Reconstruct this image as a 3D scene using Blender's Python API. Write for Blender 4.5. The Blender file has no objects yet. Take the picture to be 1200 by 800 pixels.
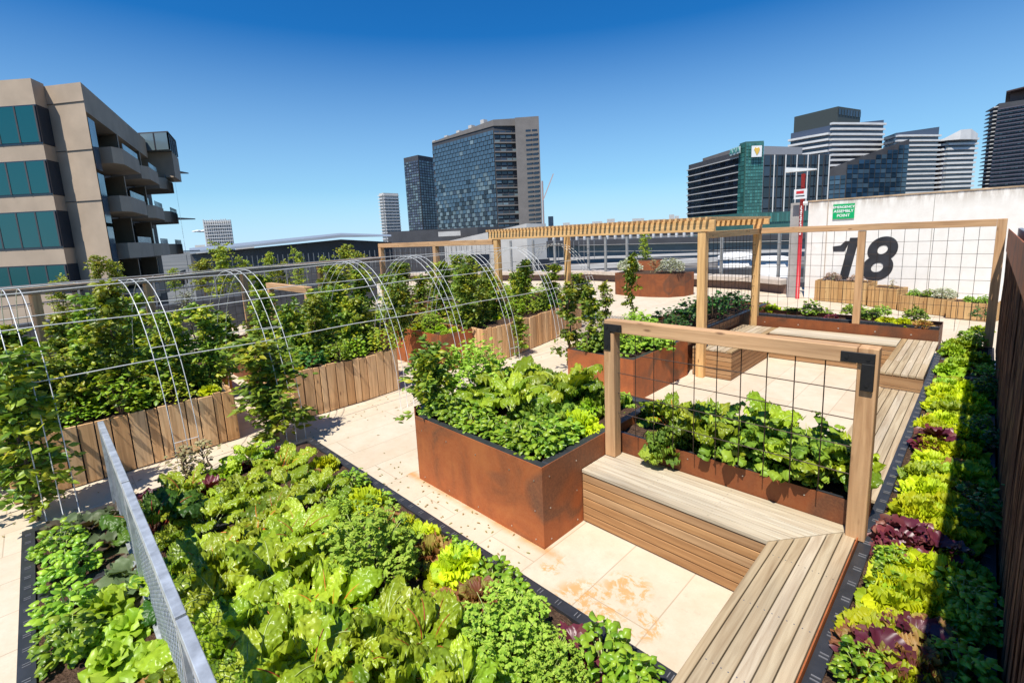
import bpy, math, random
import numpy as np
from mathutils import Vector, Matrix
scn = bpy.context.scene
COL = scn.collection
rnd = random.Random(7)
RN = np.random.RandomState(11)
# ------------------------------------------------------------------ camera
H = 2.3
FPX, PX, PY = 556.4017, 604.5315, 365.7185
YAW, PITCH, ROLL = math.radians(-45.00694), math.radians(9.1540919), math.radians(2.55100915)
def cam_basis():
    cy, sy = math.cos(YAW), math.sin(YAW)
    f = np.array([sy*math.cos(PITCH), cy*math.cos(PITCH), -math.sin(PITCH)])
    r = np.array([cy, -sy, 0.]); d = np.cross(f, r)
    r2 = math.cos(ROLL)*r+math.sin(ROLL)*d; d2 = -math.sin(ROLL)*r+math.cos(ROLL)*d
    return np.array([r2, d2, f])
CB = cam_basis()
def ray(u, v): return CB.T @ np.array([(u-PX)/FPX, (v-PY)/FPX, 1.])
def g(u, v, z=0.):                                  # where the view of (u, v) meets height z
    d = ray(u, v); t = (z-H)/d[2]; return np.array([d[0]*t, d[1]*t, z])
def hgt(x, y, u, v):
    d = ray(u, v); return H + d[2]/math.hypot(d[0], d[1])*math.hypot(x, y)
def fp(u, dep):                                     # footprint point on the horizon line at a distance
    d = ray(u, 302.9-.04454*u); return np.array([d[0]*dep, d[1]*dep])
cam = bpy.data.cameras.new('camera'); co = bpy.data.objects.new('camera', cam); COL.objects.link(co)
M = Matrix(((CB[0][0], -CB[1][0], -CB[2][0], 0), (CB[0][1], -CB[1][1], -CB[2][1], 0), (CB[0][2], -CB[1][2], -CB[2][2], H), (0, 0, 0, 1)))
co.matrix_world = M
cam.sensor_width = 36; cam.lens = 36*FPX/1200
cam.shift_x = -(PX-600)/1200; cam.shift_y = (PY-400)/1200
cam.clip_start = .05; cam.clip_end = 9000
scn.camera = co
# ------------------------------------------------------------------ light
SUN = Vector((.15, -.52, 1.)).normalized()
w = bpy.data.worlds.new('World'); scn.world = w; w.use_nodes = True
nt = w.node_tree; bg = nt.nodes['Background']
sky = nt.nodes.new('ShaderNodeTexSky'); sky.sky_type = 'NISHITA'; sky.sun_disc = False
sky.sun_elevation = math.asin(SUN.z); sky.sun_rotation = math.atan2(SUN.x, SUN.y)
sky.altitude = 0; sky.air_density = 1.1; sky.dust_density = .05; sky.ozone_density = 2.2
hs = nt.nodes.new('ShaderNodeHueSaturation'); hs.inputs['Saturation'].default_value = 1.3
nt.links.new(sky.outputs[0], hs.inputs['Color']); mx = nt.nodes.new('ShaderNodeMix'); mx.data_type = 'RGBA'; mx.blend_type = 'MULTIPLY'; mx.inputs[0].default_value = 1.; mx.inputs[7].default_value = (.22, .84, 1.22, 1)
nt.links.new(hs.outputs[0], mx.inputs[6])
tcw = nt.nodes.new('ShaderNodeTexCoord'); sxw = nt.nodes.new('ShaderNodeSeparateXYZ'); nt.links.new(tcw.outputs['Generated'], sxw.inputs[0])
rw = nt.nodes.new('ShaderNodeValToRGB'); e = rw.color_ramp.elements; e[0].position = 0.; e[0].color = (1, 1, 1, 1); e[1].position = .36; e[1].color = (0, 0, 0, 1); q = e.new(.10); q.color = (.50, .50, .50, 1)
nt.links.new(sxw.outputs[2], rw.inputs[0]); m2w = nt.nodes.new('ShaderNodeMix'); m2w.data_type = 'RGBA'; m2w.inputs[7].default_value = (5.6, 8.2, 10.4, 1)
nt.links.new(rw.outputs[0], m2w.inputs[0]); nt.links.new(mx.outputs[2], m2w.inputs[6]); nt.links.new(m2w.outputs[2], bg.inputs[0])
bg.inputs[1].default_value = .08
sl = bpy.data.lights.new('sun', 'SUN'); sl.energy = 5.0; sl.angle = math.radians(.5); sl.color = (1, .95, .86)
so = bpy.data.objects.new('sun', sl); COL.objects.link(so); so.rotation_euler = SUN.to_track_quat('Z', 'Y').to_euler()
scn.view_settings.view_transform = 'Standard'; scn.view_settings.look = 'None'
scn.view_settings.exposure = .36; scn.view_settings.gamma = 1
scn.render.engine = 'CYCLES'
scn.cycles.max_bounces = 6; scn.cycles.transparent_max_bounces = 6
# ------------------------------------------------------------------ materials
class NT:
    def __init__(s, name):
        s.m = bpy.data.materials.new(name); s.m.use_nodes = True; s.t = s.m.node_tree
        s.p = s.t.nodes['Principled BSDF']; s.o = s.t.nodes['Material Output']
    def n(s, typ, **kw):
        nd = s.t.nodes.new('ShaderNode'+typ)
        for k, v in kw.items(): setattr(nd, k, v)
        return nd
    def l(s, a, b): s.t.links.new(a, b)
    def mix(s, fac, a, b, bt='MIX'):
        m = s.n('Mix', data_type='RGBA', blend_type=bt)
        for i, v in ((0, fac), (6, a), (7, b)):
            if isinstance(v, (int, float)): m.inputs[i].default_value = v
            elif isinstance(v, tuple): m.inputs[i].default_value = (*v, 1)[:4]
            else: s.l(v, m.inputs[i])
        return m.outputs[2]
    def math(s, op, a, b=0.):
        m = s.n('Math', operation=op)
        for i, v in ((0, a), (1, b)):
            if isinstance(v, (int, float)): m.inputs[i].default_value = v
            else: s.l(v, m.inputs[i])
        return m.outputs[0]
    def noise(s, vec, scale, det=4, rough=.55, dist=0):
        n = s.n('TexNoise'); n.inputs['Scale'].default_value = scale; n.inputs['Detail'].default_value = det
        n.inputs['Roughness'].default_value = rough; n.inputs['Distortion'].default_value = dist
        if vec is not None: s.l(vec, n.inputs['Vector'])
        return n.outputs[0]
    def ramp(s, fac, stops, interp='LINEAR'):
        r = s.n('ValToRGB'); r.color_ramp.interpolation = interp
        e = r.color_ramp.elements
        while len(e) > 1: e.remove(e[-1])
        e[0].position = stops[0][0]; c = stops[0][1]; e[0].color = (*c, 1) if isinstance(c, tuple) else (c, c, c, 1)
        for p, c in stops[1:]:
            q = e.new(p); q.color = (*c, 1) if isinstance(c, tuple) else (c, c, c, 1)
        s.l(fac, r.inputs[0]); return r.outputs[0]
    def coord(s, scale=(1, 1, 1), isl=0, kind='Object'):
        tc = s.n('TexCoord').outputs[kind]
        if isl:
            gi = s.n('NewGeometry').outputs['Random Per Island']
            c = s.n('CombineXYZ'); v = s.math('MULTIPLY', gi, isl)
            for i in range(3): s.l(v, c.inputs[i])
            a = s.n('VectorMath', operation='ADD'); s.l(tc, a.inputs[0]); s.l(c.outputs[0], a.inputs[1]); tc = a.outputs[0]
        mp = s.n('Mapping'); mp.inputs['Scale'].default_value = scale; s.l(tc, mp.inputs[0]); return mp.outputs[0]
    def island(s): return s.n('NewGeometry').outputs['Random Per Island']
    def bump(s, h, st=.3, d=.01):
        b = s.n('Bump'); b.inputs['Strength'].default_value = st; b.inputs['Distance'].default_value = d
        s.l(h, b.inputs['Height']); s.l(b.outputs[0], s.p.inputs['Normal']); return b
    def col(s, c):
        if isinstance(c, tuple): s.p.inputs['Base Color'].default_value = (*c, 1)
        else: s.l(c, s.p.inputs['Base Color'])
    def set(s, rough=.6, metal=0., spec=.5):
        s.p.inputs['Roughness'].default_value = rough; s.p.inputs['Metallic'].default_value = metal
        s.p.inputs['Specular IOR Level'].default_value = spec; return s.m
def mul(c, k): return tuple(min(1, x*k) for x in c)
def plain(name, c, rough=.6, metal=0., var=.15, scale=6, spec=.5, bump=0):
    t = NT(name); n = t.noise(t.coord(), scale, 5)
    t.col(t.ramp(n, [(.3, mul(c, 1-var)), (.7, mul(c, 1+var))]))
    if bump: t.bump(t.noise(t.coord(), scale*12, 3), .4, bump)
    return t.set(rough, metal, spec)
def wood(name, axis, c1, c2, c3, rough=.75, isl=7.3, knots=True):
    t = NT(name); sc = [34, 34, 34]; sc[axis] = 1.6
    v = t.coord(tuple(sc), isl); n = t.noise(v, 1., 5, .6, .6)
    sc2 = [7, 7, 7]; sc2[axis] = 1.0
    n2 = t.noise(t.coord(tuple(sc2), isl), 1, 3)
    base = t.ramp(t.island(), [(0, c1), (.35, c2), (.7, c3), (1, c1)])
    c = t.mix(t.ramp(n, [(.32, .75), (.62, 0.)]), base, t.mix(1., base, (.58, .50, .44), 'MULTIPLY'))
    c = t.mix(t.ramp(n2, [(.35, 0.), (.75, .55)]), c, t.mix(1., c, (.72, .66, .6), 'MULTIPLY'))
    n3 = t.noise(t.coord(tuple([3.5 if i != axis else .8 for i in range(3)]), isl), 1, 4, .6)
    c = t.mix(t.ramp(n3, [(.50, 0.), (.68, .45)]), c, t.mix(1., c, (.62, .66, .72), 'MULTIPLY'))
    if knots:
        sc3 = [10, 10, 10]; sc3[axis] = 3.2
        vo = t.n('TexVoronoi'); vo.inputs['Scale'].default_value = 1.; t.l(t.coord(tuple(sc3), isl), vo.inputs['Vector'])
        c = t.mix(t.ramp(vo.outputs['Distance'], [(.05, .75), (.13, 0.)]), c, (.13, .06, .03))
    t.col(c); t.bump(n, .25, .004); return t.set(rough, 0, .3)
OR1, OR2, OR3 = (.68, .43, .23), (.74, .50, .29), (.60, .36, .18)
WOODX = wood('cypress_beam_x', 0, OR1, OR2, OR3); WOODY = wood('cypress_beam_y', 1, OR1, OR2, OR3); WOODZ = wood('cypress_post', 2, OR1, OR2, OR3)
DK = ((.52, .43, .29), (.62, .54, .41), (.44, .31, .16))
DKX = wood('deck_board_x', 0, (.62, .55, .42), (.66, .60, .47), (.54, .46, .32), knots=False); DKY = wood('deck_board_y', 1, *DK, knots=False)
SLX = wood('bench_slat_x', 0, (.50, .28, .12), (.58, .37, .19), (.38, .21, .1), knots=False); SLY = wood('bench_slat_y', 1, (.40, .22, .10), (.50, .30, .15), (.36, .2, .1), knots=False)
SLATZ = wood('sawn_slat', 2, (.92, .57, .28), (.95, .65, .36), (.76, .44, .20)); SLATB = wood('new_slat', 2, (.62, .38, .16), (.66, .44, .2), (.54, .31, .12))
def corten(name, k=1.):
    t = NT(name); v = t.coord((1, 1, 1), 3.1)
    a = t.noise(v, 2.2, 5, .62, 1.2); b = t.noise(t.coord((9, 9, 1.2), 3.1), 1, 4); f = t.noise(v, 60, 4, .7)
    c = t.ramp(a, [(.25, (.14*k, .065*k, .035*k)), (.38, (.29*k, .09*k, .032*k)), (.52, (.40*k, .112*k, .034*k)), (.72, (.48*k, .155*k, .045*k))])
    c = t.mix(t.ramp(b, [(.5, 0.), (.72, .55)]), c, (.22*k, .07*k, .03*k))
    vo = t.noise(t.coord((1, 1, 1.6), 3.1), .8, 1.5, .4, 1.2)
    c = t.mix(t.ramp(vo, [(.52, 0.), (.56, .6), (.59, .55), (.63, 0.)]), c, (.10*k, .065*k, .045*k))
    c = t.mix(t.ramp(f, [(.4, 0.), (.7, .35)]), c, (.5*k, .2*k, .08*k))
    t.col(c); t.bump(f, .15, .003); return t.set(.62, .15, .4)
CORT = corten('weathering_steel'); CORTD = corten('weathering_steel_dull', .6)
BLK = plain('black_plastic', (.03, .032, .037), .42, 0, .25, 9)
BLKM = plain('black_steel', (.015, .015, .016), .45, .3, .2, 30)
WIRE = plain('rusty_wire', (.06, .04, .03), .6, .6, .4, 40)
GALV = plain('galvanised_steel', (.50, .53, .55), .42, .45, .3, 14)
WPIPE = plain('white_pipe', (.62, .63, .62), .4, .1, .08, 10)
SCREW = plain('steel_screw', (.6, .58, .55), .35, .9)
def soilmat():
    t = NT('potting_soil'); v = t.coord()
    n = t.noise(v, 40, 6, .75); n2 = t.n('TexVoronoi'); n2.inputs['Scale'].default_value = 90; t.l(v, n2.inputs['Vector'])
    c = t.ramp(n, [(.3, (.035, .02, .013)), (.55, (.10, .06, .04)), (.75, (.2, .135, .09))])
    t.col(c); t.bump(t.mix(.5, n, n2.outputs['Distance']), 1., .02); return t.set(.95, 0, .1)
SOIL = soilmat()
def pavemat():
    t = NT('cream_pavers'); v = t.coord()
    br = t.n('TexBrick'); br.offset = .5; br.inputs['Scale'].default_value = 1.
    br.inputs['Brick Width'].default_value = 1.8; br.inputs['Row Height'].default_value = .45
    br.inputs['Mortar Size'].default_value = .0045; br.inputs['Mortar Smooth'].default_value = .2
    br.inputs['Color1'].default_value = (.57, .485, .36, 1); br.inputs['Color2'].default_value = (.63, .55, .425, 1); br.inputs['Mortar'].default_value = (.36, .29, .20, 1)
    mp = t.n('Mapping'); mp.inputs['Rotation'].default_value = (0, 0, math.radians(90)); mp.inputs['Location'].default_value = (0.4, .33, 0)
    t.l(v, mp.inputs[0]); t.l(mp.outputs[0], br.inputs['Vector'])
    n = t.noise(v, 5, 8, .7); f = t.noise(v, 90, 3, .7); big = t.noise(v, .8, 3)
    c = t.mix(t.ramp(n, [(.35, 0.), (.7, .6)]), br.outputs[0], (.50, .37, .24))
    c = t.mix(t.ramp(f, [(.3, .25), (.6, 0.)]), c, (.48, .38, .28))
    c = t.mix(t.ramp(big, [(.4, 0.), (.7, .3)]), c, (.72, .62, .50))
    # rust stains leaked by the planter: two blotches on the paving
    for (x, y, r, s) in ((-1.62, 2.12, .26, 9), (-1.28, 2.22, .14, 13), (-1.50, 2.42, .18, 11), (-2.0, 2.25, .10, 12)):
        d = t.n('VectorMath', operation='DISTANCE'); t.l(v, d.inputs[0]); d.inputs[1].default_value = (x, y, 0)
        q = t.math('SUBTRACT', 1., t.math('DIVIDE', d.outputs['Value'], r))
        nn = t.noise(v, s, 6, .75, .5)
        m = t.math('MULTIPLY', t.ramp(nn, [(.49, 0.), (.56, 1.)]), t.ramp(q, [(0., 0.), (.35, .75)]))
        c = t.mix(m, c, (.55, .27, .06))
    # faint rust seam at the foot of the planter
    sx = t.n('SeparateXYZ'); t.l(v, sx.inputs[0])
    e = t.math('SUBTRACT', 1., t.math('DIVIDE', t.math('ABSOLUTE', t.math('SUBTRACT', sx.outputs[1], 2.35)), .07))
    lim = t.math('MULTIPLY', t.math('GREATER_THAN', sx.outputs[0], -3.95), t.math('LESS_THAN', sx.outputs[0], -2.0))
    c = t.mix(t.math('MULTIPLY', t.math('MULTIPLY', t.math('MAXIMUM', e, 0.), lim), t.ramp(n, [(.35, .2), (.6, .9)])), c, (.55, .26, .08))
    st = t.noise(t.coord((1, 1, 1)), 11, 8, .8); c = t.mix(t.ramp(st, [(.56, 0.), (.70, .55)]), c, (.40, .33, .24))
    t.col(c); t.bump(t.mix(.5, br.outputs['Fac'], f), .2, -.004); return t.set(.8, 0, .3)
PAVE = pavemat()
def leafmat(name, c1, c2, c3=None, rough=.42, tr=.3, spec=.4, edge=None, noise=9, crinkle=0):
    t = NT(name); c3 = c3 or c2
    c = t.ramp(t.island(), [(0, c1), (.45, c2), (.8, c3), (1, c1)])
    n = t.noise(t.coord(), noise, 3)
    c = t.mix(t.ramp(n, [(.35, .6), (.6, 0.)]), c, t.mix(1., c, (.6, .68, .55), 'MULTIPLY'))
    oi = t.n('ObjectInfo'); h = t.n('HueSaturation'); t.l(c, h.inputs['Color'])
    mr = t.n('MapRange'); mr.inputs['To Min'].default_value = .68; mr.inputs['To Max'].default_value = 1.2; t.l(oi.outputs['Random'], mr.inputs[0]); t.l(mr.outputs[0], h.inputs['Value'])
    mr2 = t.n('MapRange'); mr2.inputs['To Min'].default_value = .488; mr2.inputs['To Max'].default_value = .512; t.l(oi.outputs['Random'], mr2.inputs[0]); t.l(mr2.outputs[0], h.inputs['Hue'])
    t.col(h.outputs[0])
    if crinkle:
        vo = t.n('TexVoronoi', feature='SMOOTH_F1'); vo.inputs['Scale'].default_value = crinkle; t.l(t.coord(), vo.inputs['Vector'])
        t.bump(vo.outputs['Distance'], .8, .02)
    t.set(min(.8, rough+.06), 0, spec*.8)
    tl = t.n('BsdfTranslucent'); cc = t.mix(1., h.outputs[0], (1.6, 1.45, .5), 'MULTIPLY'); t.l(cc, tl.inputs[0])
    ms = t.n('MixShader'); ms.inputs[0].default_value = tr
    t.l(t.p.outputs[0], ms.inputs[1]); t.l(tl.outputs[0], ms.inputs[2]); t.l(ms.outputs[0], t.o.inputs[0]); return t.m
L = {}
L['chard'] = leafmat('chard_leaf', (0.16, 0.27, 0.014), (0.31, 0.42, 0.02), (0.48, 0.57, 0.04), .29, .24, .6, crinkle=38)
L['chardd'] = leafmat('chard_leaf_dark', (0.035, 0.11, 0.012), (0.07, 0.19, 0.018), (0.14, 0.27, 0.025), .35, .2, .45, crinkle=38)
L['kale'] = leafmat('kale_leaf', (0.12, 0.22, 0.03), (0.24, 0.36, 0.035), (0.38, 0.48, 0.05), .5, .22, .35, crinkle=60)
L['lime'] = leafmat('lime_lettuce_leaf', (0.52, 0.6, 0.012), (0.68, 0.73, 0.018), (0.38, 0.5, 0.018), .45, .3, .4)
L['green'] = leafmat('green_lettuce_leaf', (0.16, 0.3, 0.018), (0.3, 0.46, 0.025), (0.42, 0.55, 0.035), .4, .28, .45)
L['butter'] = leafmat('butterhead_leaf', (.28, .44, .025), (.38, .53, .035), (.47, .60, .06), .35, .28, .5)
L['red'] = leafmat('brown_lettuce_leaf', (.32, .12, .05), (.44, .24, .08), (.42, .42, .07), .45, .25, .4)
L['purple'] = leafmat('purple_lettuce_leaf', (0.09, 0.015, 0.03), (0.17, 0.03, 0.05), (0.22, 0.08, 0.06), .32, .15, .6)
L['basil'] = leafmat('basil_leaf', (0.16, 0.32, 0.025), (0.27, 0.45, 0.03), (0.42, 0.57, 0.05), .3, .25, .5)
L['parsley'] = leafmat('parsley_leaf', (0.28, 0.5, 0.05), (0.4, 0.6, 0.07), (0.56, 0.72, 0.11), .5, .25, .3)
L['shrub'] = leafmat('climber_leaf', (0.09, 0.17, 0.02), (0.18, 0.29, 0.03), (0.34, 0.44, 0.045), .33, .22, .5)
L['shruby'] = leafmat('climber_leaf_young', (0.22, 0.3, 0.025), (0.34, 0.42, 0.03), (0.5, 0.46, 0.035), .35, .25, .5)
L['bean'] = leafmat('bean_leaf', (0.15, 0.28, 0.028), (0.27, 0.42, 0.04), (0.4, 0.54, 0.055), .4, .25, .4)
L['deep'] = leafmat('dark_bean_leaf', (.03, .10, .02), (.05, .15, .03), (.09, .22, .035), .38, .2, .4)
L['dry'] = leafmat('faded_leaf', (.38, .30, .15), (.48, .40, .22), (.35, .36, .15), .6, .2, .2)
L['sage'] = leafmat('mustard_leaf', (.10, .15, .07), (.17, .22, .10), (.14, .09, .08), .45, .2, .4)
L['grey'] = leafmat('silver_leaf', (.50, .52, .42), (.64, .64, .54), (.42, .46, .34), .6, .15, .2)
L['pink'] = leafmat('pink_flower', (.62, .40, .42), (.72, .55, .52), (.4, .35, .25), .6, .2, .2)
L['tree'] = leafmat('tree_leaf', (0.16, 0.23, 0.025), (0.28, 0.36, 0.035), (0.42, 0.46, 0.05), .35, .25, .5)
STEMS = {'or': plain('orange_rib', (.75, .20, .03), .4), 'rd': plain('red_rib', (.40, .05, .03), .4), 'gr': plain('pale_rib', (.50, .58, .22), .4), 'br': plain('woody_stem', (.16, .10, .06), .8)}
# ------------------------------------------------------------------ mesh building
class MB:
    def __init__(s): s.v = []; s.f = []; s.mi = []
    def quad(s, a, b, c, d, m=0):
        i = len(s.v); s.v += [a, b, c, d]; s.f.append((i, i+1, i+2, i+3)); s.mi.append(m)
    def box(s, x0, x1, y0, y1, z0, z1, m=0): return s.prism([(x0, y0), (x1, y0), (x1, y1), (x0, y1)], z0, z1, m)
    def prism(s, poly, z0, z1, m=0, z1b=None):
        n = len(poly); i = len(s.v); zt = z1b if z1b is not None else [z1]*n
        a = sum(poly[k][0]*poly[(k+1) % n][1]-poly[(k+1) % n][0]*poly[k][1] for k in range(n))
        if a < 0: poly = poly[::-1]; zt = list(zt)[::-1]
        s.v += [(p[0], p[1], z0) for p in poly]+[(p[0], p[1], z) for p, z in zip(poly, zt)]
        s.f.append(tuple(range(i+n-1, i-1, -1))); s.f.append(tuple(range(i+n, i+2*n)))
        for k in range(n): s.f.append((i+k, i+(k+1) % n, i+n+(k+1) % n, i+n+k))
        s.mi += [m]*(n+2); return s
    def beam(s, a, b, wd, ht, m=0, up=(0, 0, 1)):      # box bar from a to b, section wd (side) x ht (up)
        a = Vector(a); b = Vector(b); d = (b-a).normalized(); u = Vector(up)
        sd = d.cross(u)
        if sd.length < 1e-4: sd = Vector((1, 0, 0))
        sd.normalize(); u = sd.cross(d).normalized(); i = len(s.v)
        for p in (a, b):
            for e, h in ((-1, -1), (1, -1), (1, 1), (-1, 1)): s.v.append(tuple(p+sd*wd/2*e+u*ht/2*h))
        s.f += [(i, i+1, i+2, i+3), (i+7, i+6, i+5, i+4)]+[(i+k, i+4+k, i+4+(k+1) % 4, i+(k+1) % 4) for k in range(4)]; s.mi += [m]*6; return s
    def tube(s, pts, r, n=6, m=0, r2=None):
        pts = [Vector(p) for p in pts]; i = len(s.v); K = len(pts)
        up = Vector((0, 0, 1))
        for k, p in enumerate(pts):
            d = (pts[min(k+1, K-1)]-pts[max(k-1, 0)]).normalized()
            a = d.cross(up)
            if a.length < .05: a = d.cross(Vector((0, 1, 0)))
            a.normalize(); b = d.cross(a); rr = r if r2 is None else r+(r2-r)*k/(K-1)
            for q in range(n): t = 2*math.pi*q/n; s.v.append(tuple(p+a*math.cos(t)*rr+b*math.sin(t)*rr))
        for k in range(K-1):
            for q in range(n): s.f.append((i+k*n+q, i+k*n+(q+1) % n, i+(k+1)*n+(q+1) % n, i+(k+1)*n+q)); s.mi.append(m)
        s.f.append(tuple(range(i, i+n))); s.f.append(tuple(range(i+(K-1)*n+n-1, i+(K-1)*n-1, -1))); s.mi += [m, m]; return s
    def build(s, name, mats, parent=None, bevel=0, smooth=False, org=None):
        if not isinstance(mats, (list, tuple)): mats = [mats]
        if org is None: org = world_loc(parent) if parent else (0, 0, 0)
        me = bpy.data.meshes.new(name); me.from_pydata([(x-org[0], y-org[1], z-org[2]) for x, y, z in s.v], [], s.f)
        for m in mats: me.materials.append(m)
        me.polygons.foreach_set('material_index', s.mi)
        if smooth: me.polygons.foreach_set('use_smooth', [True]*len(me.polygons))
        me.update(); o = bpy.data.objects.new(name, me); COL.objects.link(o)
        if parent: o.parent = parent
        else: o.location = org
        if bevel:
            b = o.modifiers.new('bevel', 'BEVEL'); b.width = bevel; b.segments = 1; b.limit_method = 'ANGLE'
        return o
def world_loc(o):
    l = Vector((0, 0, 0))
    while o: l = l+o.location; o = o.parent
    return tuple(l)
def thing(name, label, cat, loc=(0, 0, 0), group=None):
    o = bpy.data.objects.new(name, None); COL.objects.link(o); o.location = loc; o.empty_display_size = .2
    o['label'] = label; o['category'] = cat
    if group: o['group'] = group
    return o
def tag(o, label, cat, group=None):
    o['label'] = label; o['category'] = cat
    if group: o['group'] = group
    return o
def struct(o): o['kind'] = 'structure'; return o
# ------------------------------------------------------------------ leaves
def leafgrid(Lh, W, nu, nv, prof, tilt=0., bend=1., cup=.1, ruf=0., rf=3, puck=0., fold=0., base=.12):
    u = np.linspace(0, 1, nu); v = np.linspace(-1, 1, nv)
    U, V = np.meshgrid(u, v, indexing='ij')
    ang = tilt-bend*u
    dy = np.cos(ang); dz = np.sin(ang)
    cy = np.concatenate([[0], np.cumsum((dy[1:]+dy[:-1])/2)])*Lh/(nu-1); cz = np.concatenate([[0], np.cumsum((dz[1:]+dz[:-1])/2)])*Lh/(nu-1)
    if prof == 'ov': wd = np.sin(np.pi*np.clip(u*.93+.05, 0, 1)**.8)
    elif prof == 'fan': wd = (.22+.78*np.sin(np.pi*np.clip(u, 0, 1)*.62)**.9)*np.where(u > .92, .9, 1)
    elif prof == 'round': wd = np.sqrt(np.clip(1-(2*u*.97-1+.03)**2, 0, 1))
    else: wd = np.where(u < .25, .35+2*u, .85+.15*np.sin(u*3)) * np.sqrt(np.clip(1-((u-.5)/.53)**4, 0.02, 1))
    wd = np.maximum(wd, base*(1-u))
    X = V*wd[:, None]*W
    ph = RN.rand(4)*6.28
    off = cup*W*(V**2)-fold*W*np.abs(V)
    r = ruf*(np.abs(V)**1.6)*(U**.6)*np.sin(rf*np.pi*(U*1.6+np.abs(V)*.55)*(1)+ph[0]+np.sign(V)*1.3)
    r += ruf*.8*(U**3)*np.sin(V*rf*2.1+ph[1])
    p = 0.
    for q_ in range(5):
        a_ = RN.rand()*6.28; k_ = 7+9*RN.rand(); p = p+np.sin(k_*(math.cos(a_)*U*1.6+math.sin(a_)*V*.8)+RN.rand()*6.28)
    p = puck*p*.55*np.minimum(1, np.abs(V)*3)+puck*.9*np.abs(np.sin(U*15+np.abs(V)*5))*np.minimum(1, np.abs(V)*3)
    off = off+r+p
    na = ang+np.pi/2
    Y = cy[:, None]+off*np.cos(na)[:, None]; Z = cz[:, None]+off*np.sin(na)[:, None]
    P = np.stack([X, Y, Z], -1).reshape(-1, 3)
    i = np.arange(nu*nv).reshape(nu, nv)
    F = np.stack([i[:-1, :-1], i[:-1, 1:], i[1:, 1:], i[1:, :-1]], -1).reshape(-1, 4)
    return P, F, np.array([[0, cy[k], cz[k]] for k in range(nu)])
def rotz(P, a):
    c, s = math.cos(a), math.sin(a); return P @ np.array([[c, s, 0], [-s, c, 0], [0, 0, 1]])
def rotx(P, a):
    c, s = math.cos(a), math.sin(a); return P @ np.array([[1, 0, 0], [0, c, s], [0, -s, c]])
def roty(P, a):
    c, s = math.cos(a), math.sin(a); return P @ np.array([[c, 0, -s], [0, 1, 0], [s, 0, c]])
def faceparts(name, mat, parent, A, B, z0, z1, nx, nz, off, mx, mz):
    k = MB(); face(k, A, B, z0, z1, nx, nz, off, mx, mz)
    for i in range(0, len(k.v), 4):
        m_ = MB(); m_.quad(*k.v[i:i+4]); m_.build(name, mat, parent)
class LM:
    def __init__(s): s.V = []; s.F = []; s.M = []; s.n = 0
    def add(s, P, F, m=0):
        s.V.append(P); s.F.append(F+s.n); s.M.append(np.full(len(F), m)); s.n += len(P)
    def rib(s, C, r0, r1, m=1):
        K = len(C); P = []
        for k, c in enumerate(C):
            r = r0+(r1-r0)*k/(K-1)
            for q in range(3):
                t = 2.094*q+1.57; P.append([c[0]+r*math.cos(t), c[1], c[2]+r*math.sin(t)])
        F = []
        for k in range(K-1):
            for q in range(3): F.append([k*3+q, k*3+(q+1) % 3, (k+1)*3+(q+1) % 3, (k+1)*3+q])
        return np.array(P), np.array(F)
    def mesh(s, name, mats):
        V = np.concatenate(s.V); F = np.concatenate(s.F); M_ = np.concatenate(s.M)
        me = bpy.data.meshes.new(name); me.vertices.add(len(V)); me.vertices.foreach_set('co', V.astype('f').ravel())
        me.loops.add(len(F)*4); me.loops.foreach_set('vertex_index', F.astype('i').ravel())
        me.polygons.add(len(F)); me.polygons.foreach_set('loop_start', np.arange(0, len(F)*4, 4, dtype='i'))
        me.polygons.foreach_set('loop_total', np.full(len(F), 4, dtype='i'))
        me.polygons.foreach_set('material_index', M_.astype('i')); me.polygons.foreach_set('use_smooth', np.ones(len(F), dtype=bool))
        for m in mats: me.materials.append(m)
        me.update(calc_edges=True); me.validate(); return me
def U_(a, b): return a+(b-a)*RN.rand()
def m_chard(leafm, ribm, n=10, s=1.):
    lv = LM(); st = LM()
    for k in range(n):
        t = k/n; az = k*2.4+U_(-.3, .3); L_ = U_(.13, .26)*s*(1-.15*t); W = L_*U_(.27, .36); pl = U_(.10, .17)*s
        el = math.radians(U_(38, 55)+30*t)
        P, F, C = leafgrid(L_, W, 15, 11, 'chard', el, U_(.8, 2.0), U_(-.5, .2), .022*s, 5.2, .0062*s, .12)
        b = np.array([0, pl*math.cos(el), pl*math.sin(el)]); ro = U_(-.35, .35)
        def fin(Q): return rotz(roty(Q, ro)+b, az)+np.array([0, 0, .02])
        lv.add(fin(P), F)
        C2 = C[:11]+np.array([0, 0, .001]); R_, RF = st.rib(C2, .0045*s, .0015*s); st.add(fin(R_), RF)
        R_, RF = st.rib(np.array([[0, -b[1], -b[2]], [0, -b[1]*.4, -b[2]*.4], [0, 0, 0]]), .006*s, .0045*s); st.add(fin(R_), RF)
    return {'leaves': lv.mesh('chard_leaves', [leafm]), 'stalks': st.mesh('chard_stalks', [ribm])}
def m_rosette(nm, leafm, n, L_, W, prof, ruf, rf, nu=7, nv=11, inner=75, outer=12, puck=0., cup=.25, bend=.9):
    lv = LM()
    for k in range(n):
        t = k/(n-1); el = math.radians(outer+(inner-outer)*t+U_(-8, 8)); az = k*2.4+U_(-.2, .2); sz = (1-.35*t)*U_(.85, 1.15)
        P, F, C = leafgrid(L_*sz, W*sz, nu, nv, prof, el, bend*U_(.6, 1.3), cup, ruf*sz, rf, puck)
        lv.add(rotz(roty(P, U_(-.3, .3))+np.array([0, .008, 0.01+.02*t]), az), F)
    return {None: lv.mesh(nm, [leafm])}
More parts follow.
